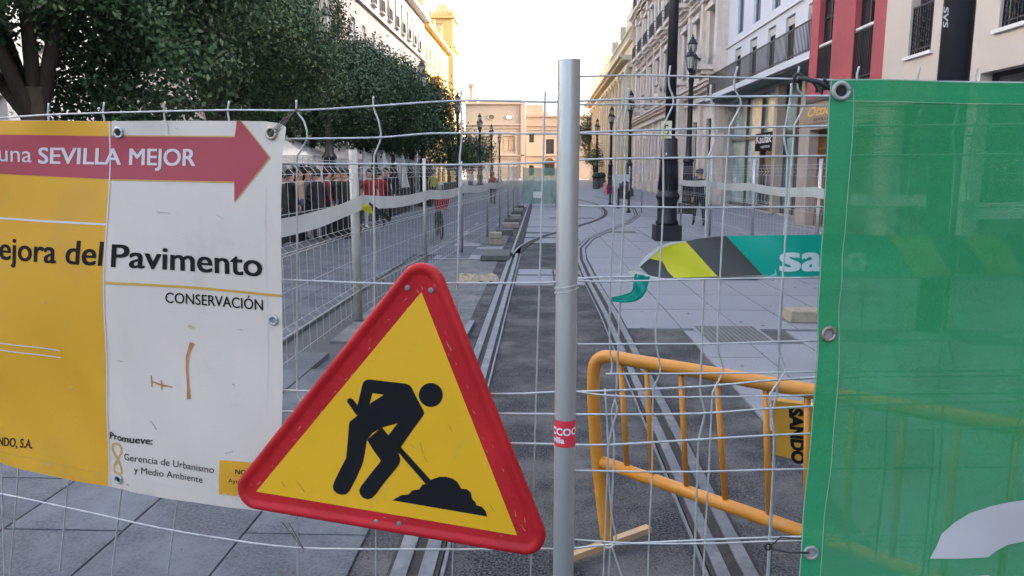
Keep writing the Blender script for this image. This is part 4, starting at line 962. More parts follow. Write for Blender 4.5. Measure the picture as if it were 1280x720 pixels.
# ------------------------------------------------------------ people
M_skin = mat('skin', (.42, .24, .17), .6, var=.08, scale=8); M_hairm = mat('dark_hair', (.02, .014, .01), .7, scale=20)
def cloth(n, c): return mat('cloth_'+n, c, .85, var=.15, scale=10, bump=.2)
PM = {}
def person_mesh(pose, h=1.7, skirt=False):
    """one skinned body: pelvis root, spine, head with nose and ears, arms with five fingers, legs with feet; faces +Y... local -Y is front"""
    k = (pose, skirt)
    if k in PM: return PM[k]
    V = [(0, 0, .93)]; E = []; Rr = [(.15, .11)]
    def add(p, par, r):
        V.append(p); E.append((par, len(V)-1)); Rr.append(r if isinstance(r, tuple) else (r, r)); return len(V)-1
    s1 = add((0, -.01, 1.08), 0, (.145, .105)); s2 = add((0, 0, 1.25), s1, (.165, .115)); s3 = add((0, 0, 1.39), s2, (.15, .1)); nk = add((0, -.01, 1.49), s3, .058)
    hd = add((0, -.02, 1.57), nk, (.072, .085)); h2 = add((0, -.02, 1.65), hd, (.078, .095)); h3 = add((0, -.01, 1.71), h2, (.06, .07))
    add((0, -.125, 1.61), hd, .012)
    for sg in (-1, 1): add((sg*.085, -.01, 1.62), hd, .012)
    st = {'stand': (0, 0), 'walk': (.22, -.2), 'lean': (.1, -.05)}[pose]
    for i, sg in enumerate((-1, 1)):
        dy = st[i]
        a = add((sg*.095, 0, .86), 0, .095); b = add((sg*.10, dy*.5-.02, .5), a, .062); c = add((sg*.10, dy, .1), b, .042); add((sg*.105, dy-.13, .035), c, (.042, .03))
        ay = -dy*.6
        sh = add((sg*.19, 0, 1.37), s3, .056); el = add((sg*.235, ay*.5+.02, 1.1), sh, .042)
        if pose == 'lean': wr = add((sg*.16, -.22, 1.12), el, .03)
        else: wr = add((sg*.24, ay-.05, .87), el, .03)
        w_ = Vector(V[wr]); dr = (w_-Vector(V[el])).normalized(); pm = add(tuple(w_+dr*.06), wr, (.032, .02)); p0 = Vector(V[pm])
        sd = Vector((0, 1, 0)) if pose != 'lean' else Vector((1, 0, 0))
        for j in range(4): f1 = add(tuple(p0+dr*(.035+.006*(j % 3))+sd*(j-1.5)*.019), pm, .009); add(tuple(Vector(V[f1])+dr*(.035-.004*abs(j-1.5))+Vector((-sg*.015, 0, 0))), f1, .007)
        add(tuple(w_+dr*.06-sd*.05), wr, .010)
    me = bpy.data.meshes.new('body'); me.from_pydata(V, E, []); o = bpy.data.objects.new('body', me); C.objects.link(o)
    o.modifiers.new('s', 'SKIN'); 
    for i, sv in enumerate(me.skin_vertices[0].data): sv.radius = Rr[i]; sv.use_root = (i == 0)
    sb = o.modifiers.new('d', 'SUBSURF'); sb.levels = 1
    dg = bpy.context.evaluated_depsgraph_get(); out = bpy.data.meshes.new_from_object(o.evaluated_get(dg)); bpy.data.objects.remove(o); bpy.data.meshes.remove(me)
    out.name = 'body'; PM[k] = out; return out
def person(x, y, rz, label, top, bottom, pose='stand', h=1.7, sleeves=True, shorts=False, bag=None, hair=M_hairm, group=None, dress=False):
    t = thing('person', label, 'person', (x, y, 0), rz, group)
    s = h/1.77
    me = person_mesh(pose).copy(); me.materials.clear()
    for m in (M_skin, top, bottom, M_black): me.materials.append(m)
    for p in me.polygons:
        c_ = p.center; ax = abs(c_.x)
        if c_.z < .09: mi = 3
        elif c_.z < .95 and ax < .2: mi = 2 if (c_.z > (.5 if shorts else 0)) else 0
        elif c_.z > 1.46 and ax < .13: mi = 0
        elif (ax > .2 or (pose == 'lean' and c_.y < -.14)) and c_.z < (.9 if sleeves else 1.2): mi = 0
        else: mi = 1
        p.material_index = mi; p.use_smooth = True
    b = link('body', me, t); b.scale = (s, s, s)
    q = MB(); n = 12; k = 0
    rings = [(.088, 1.60), (.100, 1.66), (.098, 1.72), (.07, 1.765), (.02, 1.785)]
    for r, z in rings:
        for j in range(n):
            a = 2*math.pi*j/n; zz = z
            if math.sin(a) < -.35 and z < 1.68: zz = 1.69
            q.v.append((r*.92*math.cos(a), -.005+r*1.12*math.sin(a), zz))
    for i in range(4):
        for j in range(n): a = i*n+j; b_ = i*n+(j+1) % n; q.f.append((a, b_, b_+n, a+n)); q.m.append(0)
    q.f.append(tuple(4*n+j for j in range(n))); q.m.append(0)
    hh = q.build('hair', hair, t, smooth=True, world=False); hh.scale = (s, s, s)
    if dress:
        q = MB(); q.lathe([(.30, .42), (.26, .6), (.19, .86), (.165, 1.0), (.17, 1.1)], n=14); d_ = q.build('skirt', bottom, t, smooth=True, world=False); d_.scale = (s, s, s)
    return t
Kb = cloth('black', (.02, .021, .026)); Kg = cloth('grey', (.12, .12, .13)); Kr = cloth('red', (.22, .018, .024)); Kbl = cloth('blue', (.07, .1, .18)); Kw = cloth('white', (.5, .5, .5)); Ky = cloth('yellow', (.34, .35, .06)); Kp = cloth('pink', (.62, .30, .28)); Kj = cloth('jeans', (.09, .12, .19)); Km = cloth('maroon', (.13, .02, .03)); Kt = cloth('beige', (.4, .3, .22))
def gx(px, Y): return at(px, 216, Y).x
person(gx(362, 17.5), 17.5, R(150), 'person in black at the far left of the group by the banner edge', Kb, Kb)
person(gx(374, 19.2), 19.2, R(40), 'person in a beige top behind the near group', Kt, Kj)
person(gx(396, 17.6), 17.6, R(200), 'person in black with pale bag strap, centre of the near group', Kb, Kb, 'lean')
person(gx(408, 18.0), 18.0, R(120), 'person in maroon top and black trousers in the near group', Km, Kb, 'stand')
person(gx(430, 18.3), 18.3, R(20), 'person in dark clothes standing beside the dark tree trunk', Kb, Kb, 'walk')
person(gx(461, 21.0), 21.0, R(10), 'person in a red vest and pale trousers just right of the thick grey post', Kr, cloth('pale', (.4, .42, .45)), 'stand', sleeves=False)
person(gx(474, 21.8), 21.8, R(190), 'person in a red top and black trousers under the fence wires', Kr, Kb, 'lean')
person(gx(541, 34), 34, R(170), 'person in a yellow vest behind the terrace screen', Ky, Kb)
person(gx(588, 52), 52, R(20), 'person in a white shirt far off on the terrace', Kw, Kj)
person(gx(600, 58), 58, R(200), 'person in grey far off beside the last tents', Kg, Kj)
person(gx(616, 37), 37, R(180), 'person in red and black walking away beyond the left fence', Kr, Kb, 'walk', 1.6)
pr = gnd(873, 283); person(pr.x, pr.y, R(185), 'person in dark clothes walking away past the shop front', Kb, Kb, 'walk', 1.72)
person(7.0, 34, R(170), 'person in blue grey standing by the ornate facade', Kbl, Kg, 'stand', 1.7)
pk = gnd(756, 243.5); person(pk.x, pk.y, R(160), 'small child in a pale pink dress walking on the far pavement', Kp, Kp, 'stand', .98, dress=True)
t = thing('suitcase', 'magenta wheeled suitcase beside the child in pink', 'suitcase', (pk.x+.34, pk.y, 0))
q = MB(); q.box(-.2, .2, -.12, .12, .06, .62); o = q.build('case', cloth('magenta', (.28, .02, .14)), t, world=False)
bm = bmesh.new(); bm.from_mesh(o.data); bmesh.ops.bevel(bm, geom=bm.edges[:], offset=.03, segments=2, affect='EDGES'); bm.to_mesh(o.data); bm.free()
MB().tube([(-.1, 0, .62), (-.1, 0, .9), (.1, 0, .9), (.1, 0, .62)], .012, 5).build('handle', M_black, t, world=False)
for sx in (-.15, .15): MB().tube([(sx, -.1, .03), (sx, .1, .03)], .03, 8).build('wheel', M_black, t, world=False)

rn = random.Random(77)
for i in range(7):
    Y = 16.5+i*1.35; px_ = (352, 384, 420, 437, 368, 445, 483, 495, 505, 513, 489, 522, 530)[i]
    person(gx(px_, Y), Y, R(rn.uniform(0, 360)), 'dark clothed person in the market crowd, %s' % ('at the very edge of the white banner', 'between the two nearest men in black', 'left of the dark trunk', 'close to the thick grey post', 'half hidden in the second row', 'right behind the thick grey post', 'beside the first white parasol', 'before the black parasol', 'between parasols', 'by the slatted screen', 'under the second tent', 'under the third tent', 'near the second grey fence post')[i],
           (Kb, Kg, Kb, Kbl)[i % 4], (Kb, Kb, Kj)[i % 3], ('stand', 'lean', 'walk')[i % 3], rn.uniform(1.6, 1.78), group='market crowd behind the left fence')
# bicycle
def bicycle(x, y, rz):
    t = thing('bicycle', 'parked bicycle with a red basket beyond the second left fence panel', 'bicycle', (x, y, 0), rz)
    for cx in (-.52, .52):
        wmb = MB(); wmb.tube([(cx+.32*math.cos(2*math.pi*i/24), 0, .34+.32*math.sin(2*math.pi*i/24)) for i in range(25)], .02, 6)
        wh = wmb.build('wheel', M_black, t, world=False)
        sp = MB()
        for i in range(12): a = 2*math.pi*i/12; sp.tube([(cx, 0, .34), (cx+.31*math.cos(a), 0, .34+.31*math.sin(a))], .003, 3)
        sp.build('spokes', M_galv, wh, world=False)
    f = MB(); pts = lambda *p: f.tube([(a, 0, b) for a, b in p], .017, 6)
    pts((-.52, .34), (-.1, .32), (.38, .78)); pts((-.1, .32), (-.22, .82)); pts((-.52, .34), (-.2, .74)); pts((-.2, .74), (.36, .82)); pts((.52, .34), (.36, .9), (.34, .98)); f.build('frame', M_black, t, world=False)
    MB().tube([(.28, -.28, 1.02), (.35, -.2, 1.0), (.35, .2, 1.0), (.28, .28, 1.02)], .013, 6).build('handlebar', M_galv, t, world=False)
    q = MB(); q.hexa([(-.34, -.07, .84), (-.1, -.025, .84), (-.1, .025, .84), (-.34, .07, .84), (-.34, -.08, .89), (-.08, -.02, .87), (-.08, .02, .87), (-.34, .08, .89)]); q.build('saddle', M_black, t, world=False)
    q = MB(); q.hexa([(.4, -.13, .72), (.62, -.13, .72), (.62, .13, .72), (.4, .13, .72), (.38, -.18, .98), (.68, -.18, .98), (.68, .18, .98), (.38, .18, .98)]); q.build('basket', Kr, t, world=False)
    MB().tube([(-.1, -.1, .22), (-.1, -.08, .32), (-.1, .08, .32), (-.1, .1, .42)], .012, 5).build('pedals', M_black, t, world=False)
bb = gnd(549, 297); bicycle(bb.x, bb.y, R(-76))
# far right clutter: pale board, dark planters, bollards
a = at(765, 233, 46); c2 = at(786, 218, 46)
t = thing('site_board', 'pale grey board standing on the far right pavement before the lamp', 'board', ((a.x+c2.x)/2, 46, 0))
MB().box(a.x, c2.x, 46, 46.05, a.z, c2.z).build('panel', M_canvas, t)
for x in (a.x+.1, c2.x-.1): MB().box(x-.03, x+.03, 46.05, 46.1, 0, c2.z).build('leg', M_galv, t)
for i, (px_, y, l) in enumerate(((746, 68, 'dark planter tub left of the child in pink'), (752, 75, 'dark planter tub with a rounded shrub near the tall tree'), (782, 44, 'black litter bin at the foot of the lamp before the porch'))):
    t = thing('litter_bin' if i == 2 else 'round_planter', l, 'litter bin' if i == 2 else 'planter', (gx(px_, y), y, 0))
    MB().lathe([(.3, 0), (.34, .1), (.36, .8), (.4, .86), (.36, .92)], n=14).build('tub', M_concd if i < 2 else M_black, t, world=False)
    MB().lathe([(.34, .921), (.45, 1.1), (.3, 1.4), (.05, 1.5)] if i < 2 else [(.2, .921), (.2, 1.0), (.05, 1.05)], n=10).build('shrub' if i < 2 else 'lid', LM[1] if i < 2 else M_black, t, world=False)
for i, (x, y) in enumerate(((3.5, 30), (3.45, 33.5), (3.4, 37))):
    q = MB(); q.lathe([(.09, 0), (.09, .06), (.05, .1), (.045, .75), (.06, .8), (.02, .88)], n=10)
    o = q.build('bollard', M_black, smooth=True); o.location = (x, y, 0)
    tag(o, '%s small black bollard near the right fence line' % ('nearest', 'middle', 'farthest')[i], 'bollard', 'bollards on the right')
# ------------------------------------------------------------ the two near mesh panels and the round post
A0 = at(708, 400, 1.62)
cosd = lambda a: math.cos(R(a)); sind = lambda a: math.sin(R(a))
UL = Vector((cosd(14), -sind(14), 0))                 # panel L recedes to the left
SL = Surf((A0.x, A0.y, 0), UL)
B0 = at(708, 400, 1.27)
UR = Vector((cosd(3), sind(3), 0))
SR = Surf((B0.x, B0.y, 0), UR)

def wire(surf, px, r, name, parent, off=0.0, m=None):
    pts = [surf.hit(a, b, off) for a, b in px]
    sm = smooth_line(pts, 3) if len(pts) > 2 else pts
    q = MB(); q.tube(sm, r, 6); return q.build(name, m or M_wire, parent, smooth=True)
pl = thing('mesh_fence', 'nearest galvanised mesh panel left of the round post, holding the yellow banner', 'fence panel', SL.hit(350, 719) * 1.0)
pl.location.z = 0
LH = [
 [(-60, 150), (0, 147.5), (60, 143.5), (150, 140.5), (290, 137.5), (371, 138), (468, 132.5), (540, 127.5), (600, 125.5), (690, 127.5), (740, 125.5), (870, 121.5), (1020, 120), (1150, 119), (1330, 117)],
 [(-60, 178), (100, 176), (355, 173.5), (468, 172), (520, 168), (560, 166.5), (700, 167), (740, 165), (870, 161), (1020, 158), (1330, 155)],
 [(-60, 206), (200, 205), (350, 204.5), (480, 205), (560, 206), (640, 204.5), (690, 202.5), (740, 199), (870, 197), (1020, 195), (1330, 192)],
 [(-60, 340), (200, 345), (350, 349.5), (480, 354.5), (575, 354), (690, 353), (740, 347), (880, 346), (1020, 345), (1330, 344)],
 [(-60, 470), (200, 482), (400, 489), (618, 492.5), (690, 490), (740, 489), (880, 483), (1020, 472), (1330, 468)],
 [(-60, 500), (200, 510), (400, 515), (615, 517), (690, 517.5), (740, 518), (870, 517), (1012, 508), (1330, 500)],
 [(-60, 535), (200, 545), (400, 553), (615, 554), (690, 555), (760, 556), (880, 549), (1012, 542), (1330, 532)],
 [(-60, 607), (0, 617), (100, 638), (200, 660), (290, 675), (370, 684.5), (480, 686.5), (690, 686), (760, 681), (880, 675), (1000, 671), (1330, 664)],
]
for l in LH: wire(SL, l, .0024, 'horizontal_wire', pl, .003 if l[0][1] in (178,) else 0)
def vw(x0, x1, top, amp):       # one upright wire: x at the top wire, x at the bottom; folds near 165 and 515
    t = lambda y: x0+(x1-x0)*(y-130)/(700-130)
    return [(t(top), top), (t(top+14), top+14), (t(152)+amp*.7, 152), (t(172)+amp, 172), (t(190)+amp*.3, 190), (t(205), 205), (t(300), 300), (t(350), 350), (t(440), 440), (t(488), 488), (t(503)+amp*.4, 503), (t(517)+amp*.8, 517), (t(535)+amp*.4, 535), (t(554), 554), (t(620), 620), (t(686), 686), (t(800), 800)]
for x0, x1, top, amp in ((-12, 5, 130, 3), (61, 14, 129, 3), (130, 76, 128, 4), (206, 142, 127, 4), (286, 212, 126, 5), (371, 292, 125, 13)):
    wire(SL, vw(x0, x1 if x0 != 371 else 372, top, amp), .0023, 'vertical_wire', pl, -.004)
for x0, x1, top, amp in ((467, 470, 120, 9), (576, 566, 113, 2), (681, 664, 114, 0), (785, 762, 110, -6), (888, 868, 106, 8), (988, 962, 104, -6), (1092, 1060, 103, 8), (1200, 1155, 102, -6), (1310, 1250, 101, 8)):
    wire(SL, vw(x0, x1, top, amp), .0023, 'vertical_wire', pl, -.004)

pr_ = thing('mesh_fence', 'nearest galvanised mesh panel right of the round post, holding the green banner', 'fence panel', SR.hit(1000, 719) * 1.0)
pr_.location.z = 0
RH = [
 [(714, 96), (790, 94), (880, 96), (1000, 99), (1100, 101), (1330, 104)],
 [(714, 131), (760, 130.5), (850, 131), (920, 132.5), (1030, 132), (1330, 134)],
 [(714, 166), (760, 168), (850, 169), (920, 170), (1030, 169.5), (1330, 170)],
 [(714, 257), (760, 258), (880, 259.5), (1030, 258.5), (1330, 259)],
 [(714, 350), (760, 352), (880, 349), (1030, 347), (1330, 347)],
 [(714, 430), (800, 430), (900, 429.5), (1020, 426), (1330, 424)],
 [(757, 467.3), (850, 467), (950, 466), (1020, 465), (1330, 462)],
 [(714, 488), (745, 493), (800, 496), (900, 496), (1015, 494), (1330, 490)],
 [(714, 588), (800, 589.5), (880, 589.5), (1010, 586), (1330, 583)],
 [(714, 674), (800, 679.5), (900, 679), (1002, 676), (1330, 676)],
]
for i, l in enumerate(RH): wire(SR, l, .00165, 'horizontal_wire', pr_)
RV = [
 [(783, 84), (781, 96), (780, 112), (779, 131), (772, 150), (769, 168), (768, 258), (763, 350), (762, 430), (765, 456), (763, 470)],
 [(756, 486), (760, 560), (757, 640), (754, 720), (750, 800)],
 [(838, 82), (836, 97), (837, 110), (841, 121), (841, 132), (832, 152), (829, 170), (829, 258), (824, 350), (820, 400), (820, 428), (824, 450), (825, 466), (817, 486), (816, 500), (815, 588), (811, 679), (808, 800)],
 [(922, 83), (918, 99), (918, 110), (924, 122), (926, 132), (914, 155), (911, 170), (905, 258), (900, 350), (897, 428), (902, 452), (903, 466), (893, 486), (890, 500), (886, 588), (881, 679), (876, 800)],
 [(999, 83), (997, 99), (998, 112), (1005, 122), (1005, 134), (994, 155), (992, 170), (985, 258), (978, 350), (973, 428), (979, 452), (981, 466), (963, 492), (961, 505), (967, 534), (966, 588), (961, 679), (955, 800)],
 [(1074, 83), (1071, 99), (1079, 122), (1079, 134), (1068, 168), (1060, 258), (1052, 350), (1046, 426), (1053, 462), (1040, 492), (1038, 588), (1030, 676), (1022, 800)],
 [(1150, 84), (1147, 101), (1154, 122), (1154, 134), (1143, 168), (1134, 258), (1124, 350), (1116, 426), (1124, 462), (1110, 492), (1106, 588), (1096, 676), (1086, 800)],
 [(1222, 86), (1220, 102), (1228, 122), (1228, 134), (1216, 168), (1206, 258), (1195, 350), (1186, 426), (1194, 462), (1180, 492), (1175, 588), (1164, 676), (1152, 800)],
]
for l in RV: wire(SR, l, .00165, 'vertical_wire', pr_, -.003)
wire(SR, [(755, 684), (764, 684), (770, 672), (764, 640), (760, 560), (771, 515), (768, 500)], .0019, 'vertical_wire', pr_, -.006)
wire(SR, [(765, 684), (772, 705), (782, 735)], .0019, 'wire_end', pr_, -.006)

# round post
pc = Vector((B0.x, B0.y, 0)) - SR.N*.004; pt = at(713.5, 75, pc.y).z
po = thing('round_post', 'smooth galvanised round post with a red sticker in the centre foreground', 'post', pc)
M_pole = mat('pole_steel', (.46, .455, .44), .38, metal=.7, var=.10, scale=6, bump=.05, bscale=60, stretch=(1, 1, .25), col2=(.46, .45, .43), mix2=(.45, .7), scale2=3)
q = MB(); q.tube([(0, 0, 0), (0, 0, pt)], .0188, 40); q.build('tube', M_pole, po, smooth=False, world=False)
auto_smooth([c for c in po.children][0], 50)
for dz, tl in ((0, .004), (-.008, .005)):
    z = at(705, 357, pc.y).z+dz; q = MB(); q.tube([(.0202*math.cos(a*.3), .0202*math.sin(a*.3), z+tl*math.cos(a*.3)) for a in range(22)], .0011, 5); q.build('tie_wire', M_wire, po, world=False)
M_stk = mat('sticker_red', (.55, .03, .05), .45, var=.08, scale=20)
zt, zb = at(705, 527, pc.y-.019).z, at(705, 560, pc.y-.019).z
q = MB(); n = 26; a0, a1 = R(165), R(385); k0 = 0
fa = math.atan2(EYE.y-pc.y, EYE.x-pc.x)
for i in range(n+1):
    a = fa - R(100) + R(200)*i/n
    for z in (zb, zt): q.v.append((.0192*math.cos(a), .0192*math.sin(a), z))
for i in range(n): q.f.append((2*i, 2*i+2, 2*i+3, 2*i+1)); q.m.append(0)
q.build('sticker', M_stk, po, smooth=True, world=False)
def cyl_text(body, ang0, ang1, zc, h, bold):
    v, f = text_geo(body, bold, 1.0); x0 = min(p[0] for p in v); x1 = max(p[0] for p in v)
    bm = bmesh.new(); vs = [bm.verts.new((p[0], p[1], 0)) for p in v]
    for fc in f:
        try: bm.faces.new([vs[i] for i in fc])
        except ValueError: pass
    x = x0
    while x < x1:
        bmesh.ops.bisect_plane(bm, geom=bm.verts[:]+bm.edges[:]+bm.faces[:], plane_co=(x, 0, 0), plane_no=(1, 0, 0), dist=1e-6); x += (x1-x0)/30
    for p in bm.verts:
        a = fa+R(ang0+(ang1-ang0)*(p.co.x-x0)/(x1-x0)); y = p.co.y; p.co = Vector((.0196*math.cos(a), .0196*math.sin(a), zc+y*h/.729))
    me = bpy.data.meshes.new('lettering'); bm.to_mesh(me); bm.free(); me.materials.append(M_white); return link('lettering', me, po)
hh_ = (zt-zb)
cyl_text('CCOO', -88, 78, zb+hh_*.47, hh_*.27, .03); cyl_text('Sevilla', -120, -2, zb+hh_*.17, hh_*.22, .025)

# ------------------------------------------------------------ left banner
M_by = mat('banner_yellow', (.66, .325, .012), .55, var=.05, scale=2, bump=.06, bscale=200, col2=(.50, .27, .04), mix2=(.5, .8), scale2=3, transl=.12)
M_bw = mat('banner_white', (.58, .50, .42), .55, var=.04, scale=2, bump=.06, bscale=200, col2=(.43, .38, .33), mix2=(.55, .8), scale2=4, transl=.12)
M_br = mat('banner_red', (.33, .038, .050), .55, var=.06, scale=4)
M_bk = mat('banner_black', (.02, .017, .016), .8, var=.2, scale=30, spec=.05)
M_bo = mat('banner_ochre', (.50, .29, .05), .55, var=.06, scale=5)
M_bwl = mat('banner_letter_white', (.55, .48, .46), .55, var=.05, scale=20)
def dispL(u, v):
    return (.010*math.sin(u*5.1+v*2)+.005*math.sin(u*11+v*6+1)+.004*math.sin(v*11-u*4) + .004*math.sin((u*1.0+v*.55)*26)*math.exp(-((v-1.0)/.22)**2) + .006*math.exp(-((v-1.83)/.05)**2)*math.sin(u*22)
            + .004*math.exp(-((u+1.18-.0*v)/.03)**2) - .003*math.exp(-((v-1.72)/.06)**2)*math.sin(u*4))
SBn = Surf(SL.pos(0, 0, .030), UL, dispL)
bn = thing('banner', 'yellow and white roadworks banner tied to the left fence, with red arrow and lettering', 'banner', SBn.pos(*SBn.uv(200, 600), 0))
whole = [(-70, 151), (0, 150.5), (134, 151), (240, 150.5), (330, 151.5), (348, 154), (356, 159), (355.5, 172), (353, 190), (352, 240), (351, 350), (350, 520), (349.5, 646), (300, 636), (215, 621.5), (140, 607), (60, 592), (0, 579.5), (-70, 565)]
SBn.poly(whole, 0, 'sheet', M_bw, bn)
yel = [(-70, 151), (134, 151), (134.5, 200), (134.5, 350), (136, 430), (137.5, 500), (139.5, 606.6), (60, 591.6), (0, 579.2), (-70, 564.8)]
SBn.poly(yel, .0007, 'yellow_field', M_by, bn)
SBn.poly([(-70, 168), (0, 168.5), (133, 170), (292, 171.5), (295.5, 150.6), (299.5, 151), (336.5, 197), (293.5, 252), (293, 227), (134, 224), (0, 217), (-70, 214)], .0014, 'arrow', M_br, bn)
SBn.line([(292.3, 171.5), (295.3, 150.6)], 1.2, .0012, 'arrow_edge', M_bo, bn); SBn.line([(133, 169.2), (292, 170.6)], 1.4, .0012, 'arrow_edge', M_bo, bn); SBn.line([(134, 224.8), (293, 228)], 1.6, .0012, 'arrow_edge', M_bo, bn)
SBn.line([(299.5, 150.8), (337.5, 197), (293.3, 253)], 1.4, .0012, 'arrow_edge', M_bo, bn)
SBn.line([(-60, 268), (0, 272.5), (133.5, 280.5)], 2.6, .0014, 'white_line', M_bwl, bn)
SBn.line([(-60, 421), (0, 427.5), (78, 437.5)], 1.3, .0014, 'white_line', M_bwl, bn); SBn.line([(-60, 429), (0, 436), (78, 446.8)], 1.3, .0014, 'white_line', M_bwl, bn)
SBn.line([(135, 352.5), (240, 360.5), (350.5, 370.2)], 3.2, .0014, 'ochre_line', M_bo, bn)
SBn.line([(132, 151), (134.6, 240), (134.4, 350), (137, 480), (139.6, 606)], 1.6, .0017, 'seam', M_bwl, bn)
SBn.line([(-60, 551), (0, 564), (70, 577), (138, 592)], 1.0, .0012, 'hem_seam', M_bo, bn); SBn.line([(141, 592), (230, 607), (330, 625)], .8, .0012, 'hem_seam', M_bwl, bn)
SBn.line([(333, 232), (332, 350), (331, 520)], .6, .0012, 'hem_seam', M_bwl, bn)
SBn.text('una', (4.5, 201.5), (43.5, 203), 21.5, .0021, M_bwl, bn, .0)
SBn.text('SEVILLA MEJOR', (51.5, 204.2), (241.5, 207.3), 20.8, .0021, M_bwl, bn, .02)
SBn.text('Mejora del', (-25, 322), (131, 331.3), 29.5, .0014, M_bk, bn, .018)
SBn.text('Pavimento', (143.5, 332.8), (326, 345.8), 29.5, .0014, M_bk, bn, .018)
SBn.text('CONSERVACIÓN', (204.5, 378.8), (326, 388.8), 13.8, .0014, M_bk, bn, .01)
SBn.text('NDO, S.A.', (-1, 556), (41.5, 560), 11.2, .0014, M_bk, bn, .02)
SBn.text('Promueve:', (141.3, 546.5), (194, 554), 8.8, .0014, M_bk, bn, .02)
SBn.text('Gerencia de Urbanismo', (161.5, 571.5), (270, 590), 8.6, .0014, M_bk, bn)
SBn.text('y Medio Ambiente', (174, 587.5), (256, 602), 8.4, .0014, M_bk, bn)
n8 = []
for i in range(33):
    t = 2*math.pi*i/32; n8.append((150.5+math.sin(2*t)*6.2+math.sin(t)*.9, 571.5-math.cos(t)*19+1.0*math.sin(2*t)))
SBn.line(n8, 2.6, .0014, 'emblem', M_bo, bn)
SBn.poly([(276, 574.5), (330, 583), (329, 625.5), (275.7, 616.5)], .0012, 'yellow_box', M_by, bn)
SBn.text('NO8DO', (294, 592.5), (322, 597.5), 6, .0019, M_bk, bn, .01); SBn.text('Ayuntamiento', (286.5, 602.5), (330, 610), 5.5, .0019, M_bk, bn)
M_stain = mat('rust_stain', (.36, .17, .06), .8, var=.3, scale=40); M_stain2 = mat('scuff', (.36, .32, .28), .8, var=.3, scale=40)
SBn.line([(236, 430), (233, 438), (230.5, 447), (231, 462), (233.5, 480), (236, 499)], [6, 4.5, 3.6, 3, 2.6, 4.6], .0013, 'stain', M_stain, bn, .01)
SBn.line([(190.5, 469), (191.5, 483)], 1.6, .0013, 'stain', M_stain, bn, .01); SBn.line([(191, 476), (204, 481), (217, 483.5)], [1.4, 2.6, 1], .0013, 'stain', M_stain, bn, .01); SBn.line([(203, 475), (204, 486)], 1.6, .0014, 'stain', M_stain, bn, .01)
SBn.line([(231, 409), (239, 412)], 4, .0013, 'stain', mat('pale_stain', (.45, .33, .24), .8, scale=60, var=.3), bn, .01)
for a, b_, c_ in (((190, 525), (198, 536), 1.5), ((150, 450), (157, 451), 1.5), ((293, 413), (300, 415), 1.0), ((286, 482), (290, 484), 1.8), ((281, 567), (290, 565), 1.2), ((205, 151.5), (206, 168), 1), ((215, 160), (220, 162), .8), ((192, 265), (210, 267), 1.2), ((270, 268), (278, 274), .9), ((60, 376), (63, 379), 1.6), ((86, 485), (90, 487), 1.2), ((58, 578), (66, 580), 1.0), ((162, 603), (165, 605), 2)):
    SBn.line([a, ((a[0]+b_[0])/2+1, (a[1]+b_[1])/2), b_], c_, .0013, 'scuff', M_stain2, bn, .01)
def grommet(surf, px, py, r, parent, m=None, hole=True, name='eyelet'):
    u, v = surf.uv(px, py); q = MB()
    q.tube([surf.pos(u+r*math.cos(i*math.pi/10), v+r*math.sin(i*math.pi/10), .0035) for i in range(21)], r*.32, 8)
    o = q.build(name, m or M_galv, parent, smooth=True)
    q = MB(); q.quad([surf.pos(u+r*math.cos(i*math.pi/8), v+r*math.sin(i*math.pi/8), .0022) for i in range(16)]); q.build('eyelet_hole', mat('eyelet_dark', (.02, .018, .016), .8, scale=20) if hole else mat('eyelet_light', (.25, .24, .24), .5, scale=20), o)
grommet(SBn, 143.5, 165.5, .0115, bn); grommet(SBn, 338.5, 166.5, .0125, bn, mat('brass', (.40, .34, .25), .4, metal=.6, scale=30)); grommet(SBn, 340, 401, .0105, bn, None, False); grommet(SBn, 152, 597.5, .0105, bn, None, True)
tw = SL.hit(371, 138, .008); e_ = SBn.pos(*SBn.uv(338.5, 167), .012)
q = MB()
for k in range(4): q.tube([e_+Vector((0, 0, -.003*k)), e_.lerp(tw, .5)+Vector((.0, 0, -.006*k+.006)), tw+Vector((0, 0, .002*k))], .0009, 4)
q.tube([tw+Vector((-.006*math.cos(i), 0.006*math.sin(i), .003*math.sin(i*.7))) for i in range(9)], .0013, 4)
tag(q.build('tie_wire', mat('rusty_wire', (.16, .13, .11), .6, metal=.4, scale=60)), 'twisted rusty wire tying the corner of the yellow and white banner to the top wire', 'wire tie')

